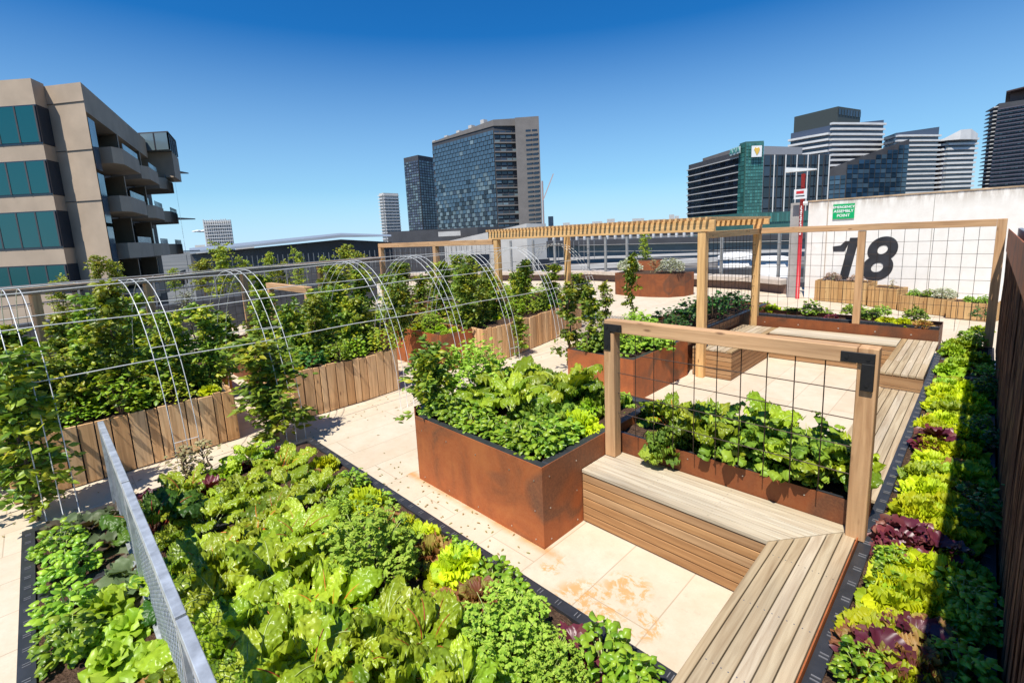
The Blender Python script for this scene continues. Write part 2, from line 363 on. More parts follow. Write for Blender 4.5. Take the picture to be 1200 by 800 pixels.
def m_clump(nm, leafm, n, r, h, L_, W, prof='ov', nu=4, nv=3, droop=.5, stem=None, shape='dome', cup=-.25, up=.5, puck=0., ruf=0., minr=.35):
    lv = LM(); st = LM()
    for k in range(n):
        a = U_(0, 6.283)
        if shape == 'dome':
            ph = math.acos(1-U_(0, 1)*.95); rr = U_(minr, 1)**.6*(1+.16*math.sin(3*a+5*ph)); p = np.array([r*rr*math.sin(ph)*math.cos(a), r*rr*math.sin(ph)*math.sin(a), h*(.12+.88*rr*math.cos(ph))])
        else:
            z = U_(0, 1); pr = (.55+.45*math.sin(z*9+1.3))*(math.sin(math.pi*min(1, .12+z*.84))**.45); rr = r*pr*U_(.15, 1)**.5*(1+.25*math.sin(3*a+z*7)); p = np.array([rr*math.cos(a), rr*math.sin(a), h*z])
        s = U_(.7, 1.25)
        P, F, C = leafgrid(L_*s, W*s, nu, nv, prof, U_(-.5, .9)*up+.2, droop, cup, ruf, 3, puck)
        az = a-math.pi/2+U_(-.9, .9); lv.add(rotz(roty(P, U_(-.6, .6)), az)+p, F)
    out = {'foliage' if stem else None: lv.mesh(nm, [leafm] if not isinstance(leafm, list) else leafm)}
    if isinstance(leafm, list):
        pass
    if stem:
        mb = MB()
        if shape == 'dome':
            for k in range(7):
                a = k*.9; q = U_(.3, .7)*r; mb.tube([(0, 0, -.03), (q*.4*math.cos(a), q*.4*math.sin(a), h*.4), (q*math.cos(a), q*math.sin(a), h*.8)], .006, 5, 0, .002)
        else:
            zz = np.linspace(0, .97, 9); jx = np.cumsum(RN.randn(9)*.012); jy = np.cumsum(RN.randn(9)*.012)
            mb.tube([(jx[k]-jx[0], jy[k]-jy[0], h*zz[k]-(.06 if k == 0 else 0)) for k in range(9)], .012, 6, 0, .003)
            for k in range(10):
                z = U_(.1, .85)*h; a = U_(0, 6.28); q = r*U_(.4, .8); mb.tube([(0, 0, z), (q*.5*math.cos(a), q*.5*math.sin(a), z+.06), (q*math.cos(a), q*math.sin(a), z+.08)], .006, 4, 0, .002)
        me = bpy.data.meshes.new(nm+'_stem'); me.from_pydata(mb.v, [], mb.f); me.materials.append(stem); out['stem'] = me
    return out
def m_shrub(nm, leafm, young, n, r, h, L_=.064, W=.019, stem=None):
    # a climber: shoots leave the main stem, each shoot carries leaves, with gaps between shoots
    lv = LM(); mb = MB(); ns = max(10, int(n/9))
    zz = np.linspace(0, 1, 9); jx = np.cumsum(RN.randn(9)*.015); jy = np.cumsum(RN.randn(9)*.015); jx -= jx[0]; jy -= jy[0]
    mb.tube([(jx[k], jy[k], h*.93*zz[k]-(.06 if k == 0 else 0)) for k in range(9)], .013, 6, 0, .004)
    for s_ in range(ns):
        z = U_(0, 1)**.9; a = U_(0, 6.283); el = U_(-.25, 1.0); ln = r*U_(.45, 1.15)*(1-.45*z)*(.7+.3*math.sin(z*11)**2)
        kx = np.interp(z, zz, jx); ky = np.interp(z, zz, jy); base = np.array([kx, ky, h*.9*z+.03])
        d = np.array([math.cos(a)*math.cos(el), math.sin(a)*math.cos(el), math.sin(el)])
        q = lambda t: base+d*ln*t+np.array([0, 0, -.25*ln*t*t])
        mb.tube([tuple(q(0)), tuple(q(.5)), tuple(q(1))], .004, 3, 0, .0015)
        mm = 1 if RN.rand() < .22+.3*z else 0
        for j in range(17):
            t = U_(.1, 1.08); p = q(t)+RN.randn(3)*.012*(1+r*2); s = U_(.65, 1.2)
            P, F, C = leafgrid(L_*s, W*s, 4, 3, 'ov', U_(-1.3, 1.0), U_(-.2, 1.0), -.3)
            lv.add(rotz(roty(P, U_(-1.3, 1.3)), a-math.pi/2+U_(-1.6, 1.6))+p, F, mm)
    me = bpy.data.meshes.new(nm+'_stem'); me.from_pydata(mb.v, [], mb.f); me.materials.append(stem or STEMS['br'])
    return {'foliage': lv.mesh(nm, [leafm, young]), 'stem': me}
def m_parsley(nm, leafm, n=1300, r=.25, h=.42):
    lv = LM(); mb = MB()
    for k in range(n):
        a = U_(0, 6.283); ph = math.acos(1-U_(0, 1)*.93); rr = U_(.35, 1)**.4*(1+.14*math.sin(4*a+6*ph)+.1*math.sin(9*a-3*ph))
        p = np.array([r*rr*math.sin(ph)*math.cos(a), r*rr*math.sin(ph)*math.sin(a), h*(.1+.9*rr*math.cos(ph))])
        az = a-math.pi/2+U_(-1, 1); tl = U_(-.3, .9); rl = U_(-.6, .6)
        for lob in (-1.0, -.35, .35, 1.0):
            P, F, C = leafgrid(.021*U_(.8, 1.3), .0058, 3, 3, 'fan', tl, .6, .3, .003, 5)
            lv.add(rotz(roty(rotz(P, lob), rl), az)+p, F)
    for k in range(16):
        a = k*.4; q = U_(.4, .8)*r; mb.tube([(0, 0, -.03), (q*.4*math.cos(a*2.4), q*.4*math.sin(a*2.4), h*.5), (q*math.cos(a*2.4), q*math.sin(a*2.4), h*.85)], .003, 4, 0, .0015)
    me = bpy.data.meshes.new(nm+'_stem'); me.from_pydata(mb.v, [], mb.f); me.materials.append(STEMS['gr'])
    return {'foliage': lv.mesh(nm, [leafm]), 'stem': me}
KIND = {
 'chard_or': ('chard', [m_chard(L['chard'], STEMS['or'], 14, 1.15) for _ in range(3)]),
 'chard_rd': ('chard', [m_chard(L['chard'], STEMS['rd'], 13, 1.2) for _ in range(2)]),
 'chard_gr': ('chard', [m_chard(L['chard'], STEMS['gr'], 14, 1.15) for _ in range(2)]),
 'chard_dk': ('chard', [m_chard(L['chardd'], STEMS['rd'], 13, 1.15) for _ in range(2)]),
 'kale': ('kale', [m_rosette('kale_leaves', L['kale'], 30, .17, .06, 'chard', .024, 5.5, 10, 11, 80, 14, .006, .1) for _ in range(3)]),
 'lime': ('lime_lettuce', [m_rosette('lime_lettuce', L['lime'], 38, .125, .05, 'fan', .022, 6.5, 8, 15, 82, 10) for _ in range(3)]),
 'green': ('green_lettuce', [m_rosette('green_lettuce', L['green'], 30, .13, .055, 'fan', .018, 5, 8, 13, 80, 12, .004) for _ in range(2)]),
 'red': ('brown_lettuce', [m_rosette('brown_lettuce', L['red'], 36, .115, .048, 'fan', .02, 7, 8, 15, 80, 10) for _ in range(2)]),
 'purple': ('purple_lettuce', [m_rosette('purple_lettuce', L['purple'], 16, .125, .058, 'fan', .012, 3.5, 7, 9, 75, 16) for _ in range(2)]),
 'butter': ('butterhead_lettuce', [m_rosette('butterhead', L['butter'], 22, .115, .055, 'round', .008, 2.5, 8, 9, 82, 16, .003, -.5, .35) for _ in range(2)]),
 'basil': ('basil_plant', [m_clump('basil', L['basil'], 190, .13, .20, .046, .018, 'ov', 5, 5, 1.0, STEMS['gr'], 'dome', -.35, .7) for _ in range(3)]),
 'parsley': ('parsley_plant', [m_parsley('parsley', L['parsley']) for _ in range(2)]),
 'bean': ('bean_plant', [m_clump('bean_leaves', L['bean'], 170, .24, .34, .078, .036, 'ov', 7, 7, 1.1, STEMS['gr'], 'dome', -.35, .7, .005, .012) for _ in range(3)]),
 'deep': ('dark_leafy_plant', [m_clump('dark_leaves', L['deep'], 110, .24, .40, .08, .036, 'ov', 5, 5, .8, STEMS['br'], 'dome', -.2, .6) for _ in range(2)]),
 'bush': ('leafy_bush', [m_clump('bush_leaves', L[k], 230, .25, .38, .055, .022, 'ov', 4, 3, .8, STEMS['br'], 'dome', -.25, .6) for k in ('green', 'shruby', 'basil')]),
 'mustard': ('mustard_plant', [m_rosette('mustard_leaves', L['sage'], 13, .17, .065, 'chard', .014, 4, 8, 7, 66, 14, .005) for _ in range(2)]),
 'dry': ('dried_herb', [m_clump('dry_leaves', L['dry'], 90, .15, .38, .045, .018, 'ov', 4, 3, 1., STEMS['br'], 'col', -.3) for _ in range(2)]),
 'grey': ('silver_mound', [m_clump('silver_leaves', L['grey'], 1300, .22, .24, .034, .012, 'ov', 3, 3, .5, STEMS['gr'], 'dome', .2, .9, minr=.8) for _ in range(1)]),
 'pink': ('pink_flower_mound', [m_clump('pink_petals', L['pink'], 1200, .22, .24, .03, .012, 'round', 3, 3, .5, STEMS['gr'], 'dome', .2, .9, minr=.8)]),
 'shrub': ('climbing_vine', [m_shrub('vine_leaves', L['shrub'], L['shruby'], 900, .30, 1.35) for _ in range(3)]),
 'shrubm': ('climbing_vine', [m_shrub('vine_leaves', L['shrub'], L['shruby'], 760, .30, .80) for _ in range(3)]),
 'shrubs': ('climbing_vine', [m_shrub('vine_leaves', L['shrub'], L['shruby'], 420, .20, 1.0, .056, .018) for _ in range(2)]),
 'tree': ('young_tree', [m_shrub('tree_leaves', L['tree'], L['shruby'], 620, .42, 1.3, .055, .022) for _ in range(2)]),
 'olive': ('thin_grey_shrub', [m_shrub('grey_leaves', L['sage'], L['grey'], 520, .45, 1.0, .035, .007) for _ in range(1)]),
}
PARTN = {'leaves': 'leaves', 'stalks': 'stalks', 'foliage': 'foliage', 'stem': 'stem'}
used = {}
def put(kind, x, y, z, sc, label, group=None, sz=1., rz=None, cat=None):
    nm, vs = KIND[kind]; k = used.get(kind, 0); used[kind] = k+1; d = vs[k % len(vs)]
    rz = rnd.uniform(0, 6.28) if rz is None else rz
    if None in d:
        o = bpy.data.objects.new(nm, d[None]); COL.objects.link(o)
    else:
        o = bpy.data.objects.new(nm, None); COL.objects.link(o); o.empty_display_size = .1
        for pn, me in d.items():
            c = bpy.data.objects.new(pn, me); COL.objects.link(c); c.parent = o
    o.location = (x, y, z); o.rotation_euler = (0, 0, rz); o.scale = (sc, sc, sc*sz)
    tag(o, label, cat or CATN[kind], group); return o
CATN = {'chard_or': 'chard', 'chard_rd': 'chard', 'chard_gr': 'chard', 'chard_dk': 'chard', 'kale': 'kale', 'lime': 'lettuce', 'green': 'lettuce', 'red': 'lettuce', 'purple': 'lettuce', 'butter': 'lettuce',
 'basil': 'basil', 'parsley': 'parsley', 'bean': 'bean plant', 'deep': 'leafy plant', 'bush': 'bush', 'mustard': 'mustard plant', 'dry': 'dried plant', 'grey': 'silver plant', 'pink': 'flowers', 'shrub': 'climbing plant', 'shrubm': 'climbing plant', 'shrubs': 'climbing plant', 'tree': 'young tree', 'olive': 'shrub'}
DESC = {'chard_or': 'chard with crinkled green leaves and orange stalks', 'chard_rd': 'chard with crinkled green leaves and red stalks', 'chard_gr': 'chard with broad bright leaves and pale stalks', 'chard_dk': 'dark green chard with red stalks',
 'kale': 'ruffled grey green kale', 'lime': 'frilly lime yellow lettuce', 'green': 'loose mid green lettuce', 'red': 'frilly red brown lettuce', 'purple': 'glossy dark purple lettuce', 'butter': 'smooth bright green butterhead lettuce',
 'basil': 'low basil plant with small shiny leaves', 'parsley': 'tall feathery parsley clump', 'bean': 'round leaved bean plant', 'deep': 'dark green broad leaved plant', 'bush': 'small leafy herb bush', 'mustard': 'dull purple green mustard plant',
 'dry': 'faded khaki herb gone to seed', 'grey': 'silvery white mounded plant', 'pink': 'pale pink flowering mound', 'shrub': 'bushy climbing vine', 'shrubm': 'bushy climbing vine', 'shrubs': 'slim climbing vine', 'tree': 'young tree', 'olive': 'thin grey leaved shrub'}
ORD = ['first', 'second', 'third', 'fourth', 'fifth', 'sixth', 'seventh', 'eighth', 'ninth', 'tenth', 'eleventh', 'twelfth', 'thirteenth', 'fourteenth', 'fifteenth', 'sixteenth', 'seventeenth', 'eighteenth', 'nineteenth', 'twentieth', 'twenty first', 'twenty second', 'twenty third', 'twenty fourth']
SHORT = {'chard_or': 'orange stalked chard', 'chard_rd': 'red stalked chard', 'chard_gr': 'pale stalked chard', 'chard_dk': 'dark red stalked chard'}
def bed(items, base, zmid, where, group, frm='counting from the camera', up=1., lim=None):
    """items: (kind, u, v, scale[, label]) -> plants rooted at height base"""
    L2 = []
    for it in items:
        p = g(it[1], it[2], it[5] if len(it) > 5 else zmid)
        if lim: p[0] = min(max(p[0], lim[0]), lim[1]); p[1] = min(max(p[1], lim[2]), lim[3])
        L2.append((it[0], p[0], p[1], it[3]*up, it[4] if len(it) > 4 else None))
    bedw(L2, base, where, group, frm)
AUTO = []
SAME = {'along the path side rim': 'in the foreground bed', 'between the larger chards of the foreground bed': 'in the foreground bed', 'deep in the large steel planter': 'in the large steel planter',
 'along the back of the bench trough': 'in the trough behind the bench', 'beside the brushwood screen': 'in the screen bed', 'in the screen shade': 'in the screen bed', 'on the deck side of the screen bed': 'in the screen bed',
 'along the middle of the screen bed': 'in the screen bed', 'hard against the brushwood screen': 'in the screen bed', 'packed into the planter beyond the trellis': 'in the steel planter beyond the trellis'}
LDESC = {'chard_or': 'orange stalked chard', 'chard_rd': 'red stalked chard', 'chard_gr': 'pale stalked chard', 'chard_dk': 'dark green red stalked chard', 'kale': 'ruffled kale', 'lime': 'frilly lime lettuce', 'green': 'loose green lettuce', 'red': 'red brown lettuce', 'purple': 'dark purple lettuce',
 'butter': 'butterhead lettuce', 'basil': 'small leaved basil', 'parsley': 'feathery parsley', 'bean': 'broad leaved bean plant', 'deep': 'dark broad leaved plant', 'bush': 'small herb bush', 'mustard': 'dull purple green mustard', 'dry': 'faded khaki herb', 'grey': 'silver mound'}
def bedw(L2, base, where, group, frm=None):
    for k, x, y, s, lab in L2:
        o = put(k, x, y, base, s, lab or 'plant', group, sz=rnd.uniform(.8, 1.25))
        if not lab: AUTO.append((o, k, SAME.get(where, where)))
def ordinal(n):
    if n < 20: return ORD[n]
    return ('twentieth', 'thirtieth', 'fortieth', 'fiftieth', 'sixtieth')[(n+1)//10-2] if (n+1) % 10 == 0 else ('twenty ', 'thirty ', 'forty ', 'fifty ', 'sixty ')[(n+1)//10-2]+ORD[(n+1) % 10-1]
def relabel():
    sets = {}
    for o, k, w_ in AUTO: sets.setdefault((k, w_), []).append(o)
    for (k, w_), L_ in sets.items():
        L_.sort(key=lambda o: math.hypot(o.location.x, o.location.y))
        for n, o in enumerate(L_):
            o['label'] = ('only '+LDESC[k]+' '+w_) if len(L_) == 1 else ordinal(n)+' '+LDESC[k]+' from the camera '+w_
            o['group'] = 'plants '+w_
# ------------------------------------------------------------------ setting
gm = NT('distant_ground'); n_ = gm.noise(gm.coord(), .02, 6); gm.col(gm.ramp(n_, [(.35, (.07, .075, .07)), (.6, (.14, .14, .13))])); gm.set(.9)
m = MB(); m.box(-5000, 5000, -5000, 5000, -13, -12); struct(m.build('ground', gm.m))
m = MB(); m.box(-24, 4, -8, 19.4, -.4, 0.); struct(m.build('roof_deck', PAVE))
m = MB(); m.box(-23.9, 3.9, -7.9, 19.3, -12, -.41); tag(m.build('car_park_building', plain('dark_render', (.12, .12, .12), .8)), 'plain dark building under the roof garden', 'building')
# ------------------------------------------------------------------ corten planter 1
def boards_x(mb, x0, x1, y0, y1, z0, z1, n, gap=.006, m=0, mitre=None):
    w_ = (y1-y0+gap)/n
    for k in range(n):
        a = y0+k*w_; b = a+w_-gap
        xa, xb = (x1, x1) if not mitre else (mitre(a), mitre(b))
        mb.prism([(x0, a), (xa, a), (xb, b), (x0, b)], z0, z1, m)
def boards_y(mb, x0, x1, y0, y1, z0, z1, n, gap=.006, m=0, mitre=None):
    w_ = (x1-x0+gap)/n
    for k in range(n):
        a = x0+k*w_; b = a+w_-gap
        ya, yb = (y1, y1) if not mitre else (mitre(a), mitre(b))
        mb.prism([(a, y0), (b, y0), (b, yb), (a, ya)], z0, z1, m)
def sheet_box(parent, name, x0, x1, y0, y1, z0, z1, mat=CORT, t=.006, lip=.0):
    for nm, b in ((name, (x0, x1, y0, y0+t)), (name, (x0, x1, y1-t, y1)), (name, (x0, x0+t, y0+t, y1-t)), (name, (x1-t, x1, y0+t, y1-t))):
        m = MB(); m.box(*b, z0, z1); m.build(nm, mat, parent)
def soil_obj(parent, poly, z, amp=.02, step=.06):
    xs = [p[0] for p in poly]; ys = [p[1] for p in poly]; x0, x1, y0, y1 = min(xs), max(xs), min(ys), max(ys)
    nx = max(2, int((x1-x0)/step)); ny = max(2, int((y1-y0)/step)); m = MB()
    zz = RN.rand(nx+1, ny+1)*amp
    for i in range(nx+1):
        for j in range(ny+1): m.v.append((x0+(x1-x0)*i/nx, y0+(y1-y0)*j/ny, z+zz[i, j]))
    for i in range(nx):
        for j in range(ny): a = i*(ny+1)+j; m.f.append((a, a+ny+1, a+ny+2, a+1)); m.mi.append(0)
    return m.build('soil', SOIL, parent, smooth=True)
def rivets(parent, pts, n, r=.006):
    m = MB()
    for p in pts:
        m.tube([Vector(p)-Vector(n)*.001, Vector(p)+Vector(n)*.004], r, 6)
    m.build('rivets', SCREW, parent)
P1 = thing('steel_planter', 'large rusty steel planter at the left end of the slatted bench', 'planter', (-3.0, 3.2, 0))
PH = .645
m = MB(); m.box(-3.78, -2.166, 2.35, 2.356, 0, PH); m.build('front_panel', CORT, P1)
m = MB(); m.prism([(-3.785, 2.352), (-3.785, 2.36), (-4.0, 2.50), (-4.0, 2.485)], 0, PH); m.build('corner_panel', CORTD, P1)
m = MB(); m.box(-2.166, -2.16, 2.35, 4.1, 0, PH); m.build('side_panel', CORT, P1)
m = MB(); m.box(-4.0, -3.994, 2.49, 4.1, 0, PH); m.build('side_panel', CORT, P1)
m = MB(); m.box(-3.994, -2.166, 4.094, 4.1, 0, PH); m.build('back_panel', CORT, P1)
m = MB()
for b in ((-3.77, -2.168, 2.358, 2.44), (-2.25, -2.168, 2.44, 4.09), (-3.99, -3.9, 2.52, 4.09), (-3.9, -2.25, 4.0, 4.09)): m.box(*b, .55, PH-.008)
m.build('liner', BLK, P1, bevel=.01)
soil_obj(P1, [(-3.9, 2.44), (-2.25, 4.0)], .575, .03)
rivets(P1, [(x, 2.35, z) for x in (-3.68, -3.3, -2.9, -2.5, -2.24) for z in (.05, .52)]+[(-2.24, 2.35, .28)], (0, -1, 0))
rivets(P1, [(-2.16, y, z) for y in (2.43, 2.75) for z in (.05, .3, .55)], (1, 0, 0))
T1 = thing('steel_trough', 'low rusty steel trough behind the front bench, full of bean plants', 'planter', (-1.3, 3.7, 0))
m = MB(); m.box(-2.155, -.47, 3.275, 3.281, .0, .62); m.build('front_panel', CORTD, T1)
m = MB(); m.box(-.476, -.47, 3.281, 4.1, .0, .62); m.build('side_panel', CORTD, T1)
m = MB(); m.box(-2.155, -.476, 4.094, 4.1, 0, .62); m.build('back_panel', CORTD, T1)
m = MB(); m.box(-2.15, -.48, 3.283, 3.34, .52, .605); m.build('liner', BLK, T1)
soil_obj(T1, [(-2.15, 3.34), (-.48, 4.09)], .55, .03)
rivets(T1, [(x, 3.275, .57) for x in (-1.5, -1.1, -.72)], (0, -1, 0), .005)
# ------------------------------------------------------------------ benches
BH = .453
B1 = thing('slatted_bench', 'long timber slatted bench in front of the bean trough, mitred to the side deck', 'bench', (-1.4, 3.0, 0))
mt = lambda y: -.79+(y-2.82)*.80
m = MB(); boards_x(m, -2.155, 0, 2.815, 3.27, BH-.028, BH, 7, .005, 0, mt); m.build('seat', DKX, B1, bevel=.002)
m = MB()
for k in range(6): m.box(-2.155, -.795, 2.822, 2.842, .012+k*.0685, .012+k*.0685+.060)
m.build('front_panel', SLX, B1, bevel=.002)
m = MB(); m.box(-2.15, -.82, 2.85, 2.9, 0, .40); m.build('frame', BLKM, B1)
B2 = thing('side_deck', 'timber bench deck with boards running away, mitred into the slatted bench', 'bench', (-.6, 2.0, 0))
mt2 = lambda x: 2.815+(x+.79)/.80-.006
m = MB(); m.prism([(-.79, .6), (-.752, .6), (-.752, mt2(-.752)), (-.79, mt2(-.79))], BH-.028, BH)
boards_y(m, -.746, -.425, .6, 0, BH-.028, BH, 5, .006, 0, lambda x: min(mt2(x), 3.22)); m.build('seat', DKY, B2, bevel=.002)
m = MB(); m.box(-.785, -.765, .62, 2.81, .01, BH-.03); m.build('side_panel', SLY, B2)
m = MB(); m.box(-.416, -.41, .4, 3.27, 0, BH+.012); m.build('edge_strip', CORT, B2)
m = MB()
for y in [2.84+.0655*k for k in range(7)]:
    for x in (-2.08, -1.62, -1.16):
        m.box(x-.003, x+.003, y-.003, y+.003, BH-.002, BH+.0015)
m.build('screws', SCREW, B1)
m = MB()
for x in [-.715+.0645*k for k in range(5)]:
    for y in (.9, 1.35, 1.8, 2.25, 2.7):
        for e_ in (-.015, .015): m.box(x+e_-.0028, x+e_+.0028, y-.0028, y+.0028, BH-.002, BH+.0015)
m.build('screws', SCREW, B2)
# ------------------------------------------------------------------ wire trellis with corner brackets
def mesh_grid(m, x0, x1, z0, z1, y, sx, sz, r=.0034, wob=.0):
    n = int(round((x1-x0)/sx))
    for k in range(1, n):
        x = x0+(x1-x0)*k/n; m.tube([(x+rnd.uniform(-wob, wob), y, z0), (x+rnd.uniform(-wob, wob), y, (z0+z1)/2), (x+rnd.uniform(-wob, wob), y, z1)], r, 4)
    n = int(round((z1-z0)/sz))
    for k in range(1, n):
        z = z0+(z1-z0)*k/n; m.tube([(x0, y-.004, z+rnd.uniform(-wob, wob)), ((x0+x1)/2, y-.004, z), (x1, y-.004, z+rnd.uniform(-wob, wob))], r, 4)
T = thing('wire_trellis', 'timber framed wire trellis with black corner brackets above the front bench', 'trellis', (-1.3, 3.2, BH))
ZT = 1.60
m = MB(); m.box(-2.155, -2.06, 3.14, 3.235, BH+.001, ZT-.095); m.build('post', WOODZ, T, bevel=.004)
m = MB(); m.box(-.475, -.38, 3.165, 3.26, BH-.01, ZT-.0); m.build('post', WOODZ, T, bevel=.004)
m = MB(); m.box(-2.155, -.477, 3.15, 3.245, ZT-.093, ZT+.002); m.build('beam', WOODX, T, bevel=.004)
m = MB(); mesh_grid(m, -2.06, -.475, .66, ZT-.095, 3.20, .157, .155); m.build('wire_mesh', WIRE, T)
for sgn, x0 in ((1, -2.148), (-1, -.392)):
    m = MB(); y1 = 3.138 if sgn == 1 else 3.149
    xs = sorted((x0, x0+sgn*.16)); m.box(xs[0], xs[1], y1-.006, y1+.006, ZT-.085, ZT-.025)
    xs = sorted((x0, x0+sgn*.06)); m.box(xs[0], xs[1], y1-.006, y1+.006, ZT-.24, ZT-.085); b = m.build('corner_bracket', BLKM, T, bevel=.002)
    m = MB()
    for (dx, dz) in ((.03, -.055), (.13, -.055), (.03, -.205)): m.tube([(x0+sgn*dx, y1-.012, ZT+dz), (x0+sgn*dx, y1-.005, ZT+dz)], .009, 8)
    m.build('bolts', BLKM, b, org=world_loc(T))
# ------------------------------------------------------------------ near raised bed (black tray)
def tray(name, label, x0, x1, y0, y1, zb, zt, mod, axis, rim=.075, mat=BLK):
    t = thing(name, label, 'planter bed', ((x0+x1)/2, (y0+y1)/2, zb))
    m = MB(); m.box(x0, x1, y0, y0+rim, zb, zt); m.box(x0, x1, y1-rim, y1, zb, zt); m.box(x0, x0+rim, y0+rim, y1-rim, zb, zt); m.box(x1-rim, x1, y0+rim, y1-rim, zb, zt)
    rim_ = m; m = MB()
    if axis == 0:
        x = x0+mod
        while x < x1-.2: m = MB(); m.box(x-.05, x+.05, y0+rim+.002, y1-rim-.002, zb, zt-.012); m.build('divider', mat, t, bevel=.008); x += mod
    else:
        y = y0+mod
        while y < y1-.2: m = MB(); m.box(x0+rim+.002, x1-rim-.002, y-.05, y+.05, zb, zt-.004); m.build('divider', mat, t, bevel=.008); y += mod
    m = rim_; q = (x0 if axis == 0 else y0)+.1; e = x1 if axis == 0 else y1; k = 0
    while q < e-.1:
        for dd in (0, .022):
            if axis == 0:
                for yy in (y0+.02, y1-.055): m.box(q+dd, q+dd+.005, yy, yy+.035, zt-.01, zt+.004, 1)
            else:
                for xx in (x0+.02, x1-.055): m.box(xx, xx+.035, q+dd, q+dd+.005, zt-.01, zt+.004, 1)
        q += .145
    m.build('rim', [mat, plain('grey_plastic', (.16, .16, .17), .4)], t)
    soil_obj(t, [(x0+rim, y0+rim), (x1-rim, y1-rim)], zt-.035, .03); return t
tray('tray_bed', 'long black plastic tray bed full of chard and parsley in the foreground', -5.42, .6, -.38, 1.97, 0., .10, 1.15, 0)
tray('tray_bed', 'narrow raised black tray bed of lettuces beside the brush screen', -.405, .165, .6, 9.35, .0, .44, .86, 1, .06)
# black lower tray strip between bench trough and the bed is part of that rim
# ------------------------------------------------------------------ galvanised mesh fence in the near bed
Fp = thing('metal_fence', 'galvanised steel mesh fence panels dividing the near chard bed', 'fence', (-3.0, .2, .1))
for (a, b) in ((-5.25, -3.71), (-3.69, -2.13), (-2.11, -.56)):
    m = MB(); m.box(a, b, .185, .225, .865, .90); m.box(a, b, .185, .19, .84, .865); m.box(a, b, .185, .225, .12, .14)
    m.build('rail', GALV, Fp, bevel=.003)
    m = MB(); m.box(a, a+.03, .186, .222, .05, .865); m.build('post', GALV, Fp); m = MB(); m.box(b-.03, b, .186, .222, .05, .865); m.build('post', GALV, Fp)
    m = MB(); n = int((b-a)/.044); hz = .72
    for k in range(-int(hz/.044*.6), n):
        xa = a+k*.044; xb = xa+hz*.6; za, zb = .14, .14+hz
        def clip(p, q, lo, hi):
            t0 = max(0, (lo-p[0])/(q[0]-p[0])); t1 = min(1, (hi-p[0])/(q[0]-p[0])); return (p[0]+(q[0]-p[0])*t0, .205, p[1]+(q[1]-p[1])*t0), (p[0]+(q[0]-p[0])*t1, .205, p[1]+(q[1]-p[1])*t1)
        if xb > a+.03 and xa < b-.03:
            p, q = clip((xa, za), (xb, zb), a+.03, b-.03); m.beam(p, q, .0022, .0035, 0, (0, 1, 0))
            p2 = (a+b-p[0], p[1]+.001, p[2]); q2 = (a+b-q[0], q[1]+.001, q[2]); m.beam(p2, q2, .0022, .0035, 0, (0, 1, 0))
    m.build('wire_mesh', GALV, Fp)
# ------------------------------------------------------------------ timber slat planters
def slat_row(m, pts, h, wd=.125, t=.022, seed=0, gap=.012, zs=None):
    r = random.Random(seed); pts = [Vector((*p, 0)) for p in pts]; seg = [(pts[i], pts[i+1]) for i in range(len(pts)-1)]
    for a, b in seg:
        Ln = (b-a).length; n = max(1, int(round(Ln/wd))); d = (b-a)/Ln; nn = Vector((d.y, -d.x, 0)); cs = [0]
        for k in range(n): cs.append(cs[-1]+r.uniform(.7, 1.35))
        for k in range(n):
            s0 = cs[k]/cs[-1]*Ln; s1 = cs[k+1]/cs[-1]*Ln-gap; hh = h+r.uniform(-.012, .015); o = nn*r.uniform(-.005, .008)
            p, q = a+d*s0+o, a+d*s1+o; m.prism([(p.x, p.y), (q.x, q.y), (q.x-nn.x*t, q.y-nn.y*t), (p.x-nn.x*t, p.y-nn.y*t)], .012, hh)
def slat_planter(label, front, back, h, seed, mat=SLATZ, wd=.125):
    c = np.mean(np.array(front+back), 0); t = thing('slatted_planter', label, 'planter', (c[0], c[1], 0))
    loop = front+back
    m = MB(); slat_row(m, loop+[loop[0]], h, wd, seed=seed); m.build('slat_cladding', mat, t, bevel=.002)
    ins = [(c[0]+(p[0]-c[0])*.955, c[1]+(p[1]-c[1])*.955) for p in loop]
    m = MB(); m.prism(ins, 0, h-.03); m.build('liner', BLK, t)
    ins = [(c[0]+(p[0]-c[0])*.90, c[1]+(p[1]-c[1])*.90) for p in loop]
    m = MB(); m.prism(ins, h-.05, h-.022); m.build('soil', SOIL, t); return t
slat_planter('timber slat planter behind the galvanised fence, nearest on the left', [(-6.33, -.45), (-6.33, 1.47)], [(-7.75, 1.47), (-7.75, -.45)], .62, 1)
slat_planter('timber slat planter in the middle of the row, beside the cream path', [(-6.34, 2.15), (-6.33, 3.1), (-6.40, 3.75)], [(-7.8, 3.75), (-7.8, 2.15)], .66, 2)
slat_planter('curved timber slat planter, third of the row, behind the large steel planter', [(-6.36, 5.5), (-6.36, 6.1), (-6.55, 7.2), (-6.80, 8.4), (-6.95, 9.2)], [(-8.1, 9.2), (-8.0, 5.5)], .66, 3, wd=.11)
CB_ = thing('steel_planter', 'rusty steel planter box between two timber slat planters', 'planter', (-7.4, 4.9, 0))
sheet_box(CB_, 'panel', -8.1, -6.6, 4.75, 5.45, 0, .66); m = MB(); m.box(-8.08, -6.62, 4.77, 5.43, .02, .62); m.build('soil', SOIL, CB_)
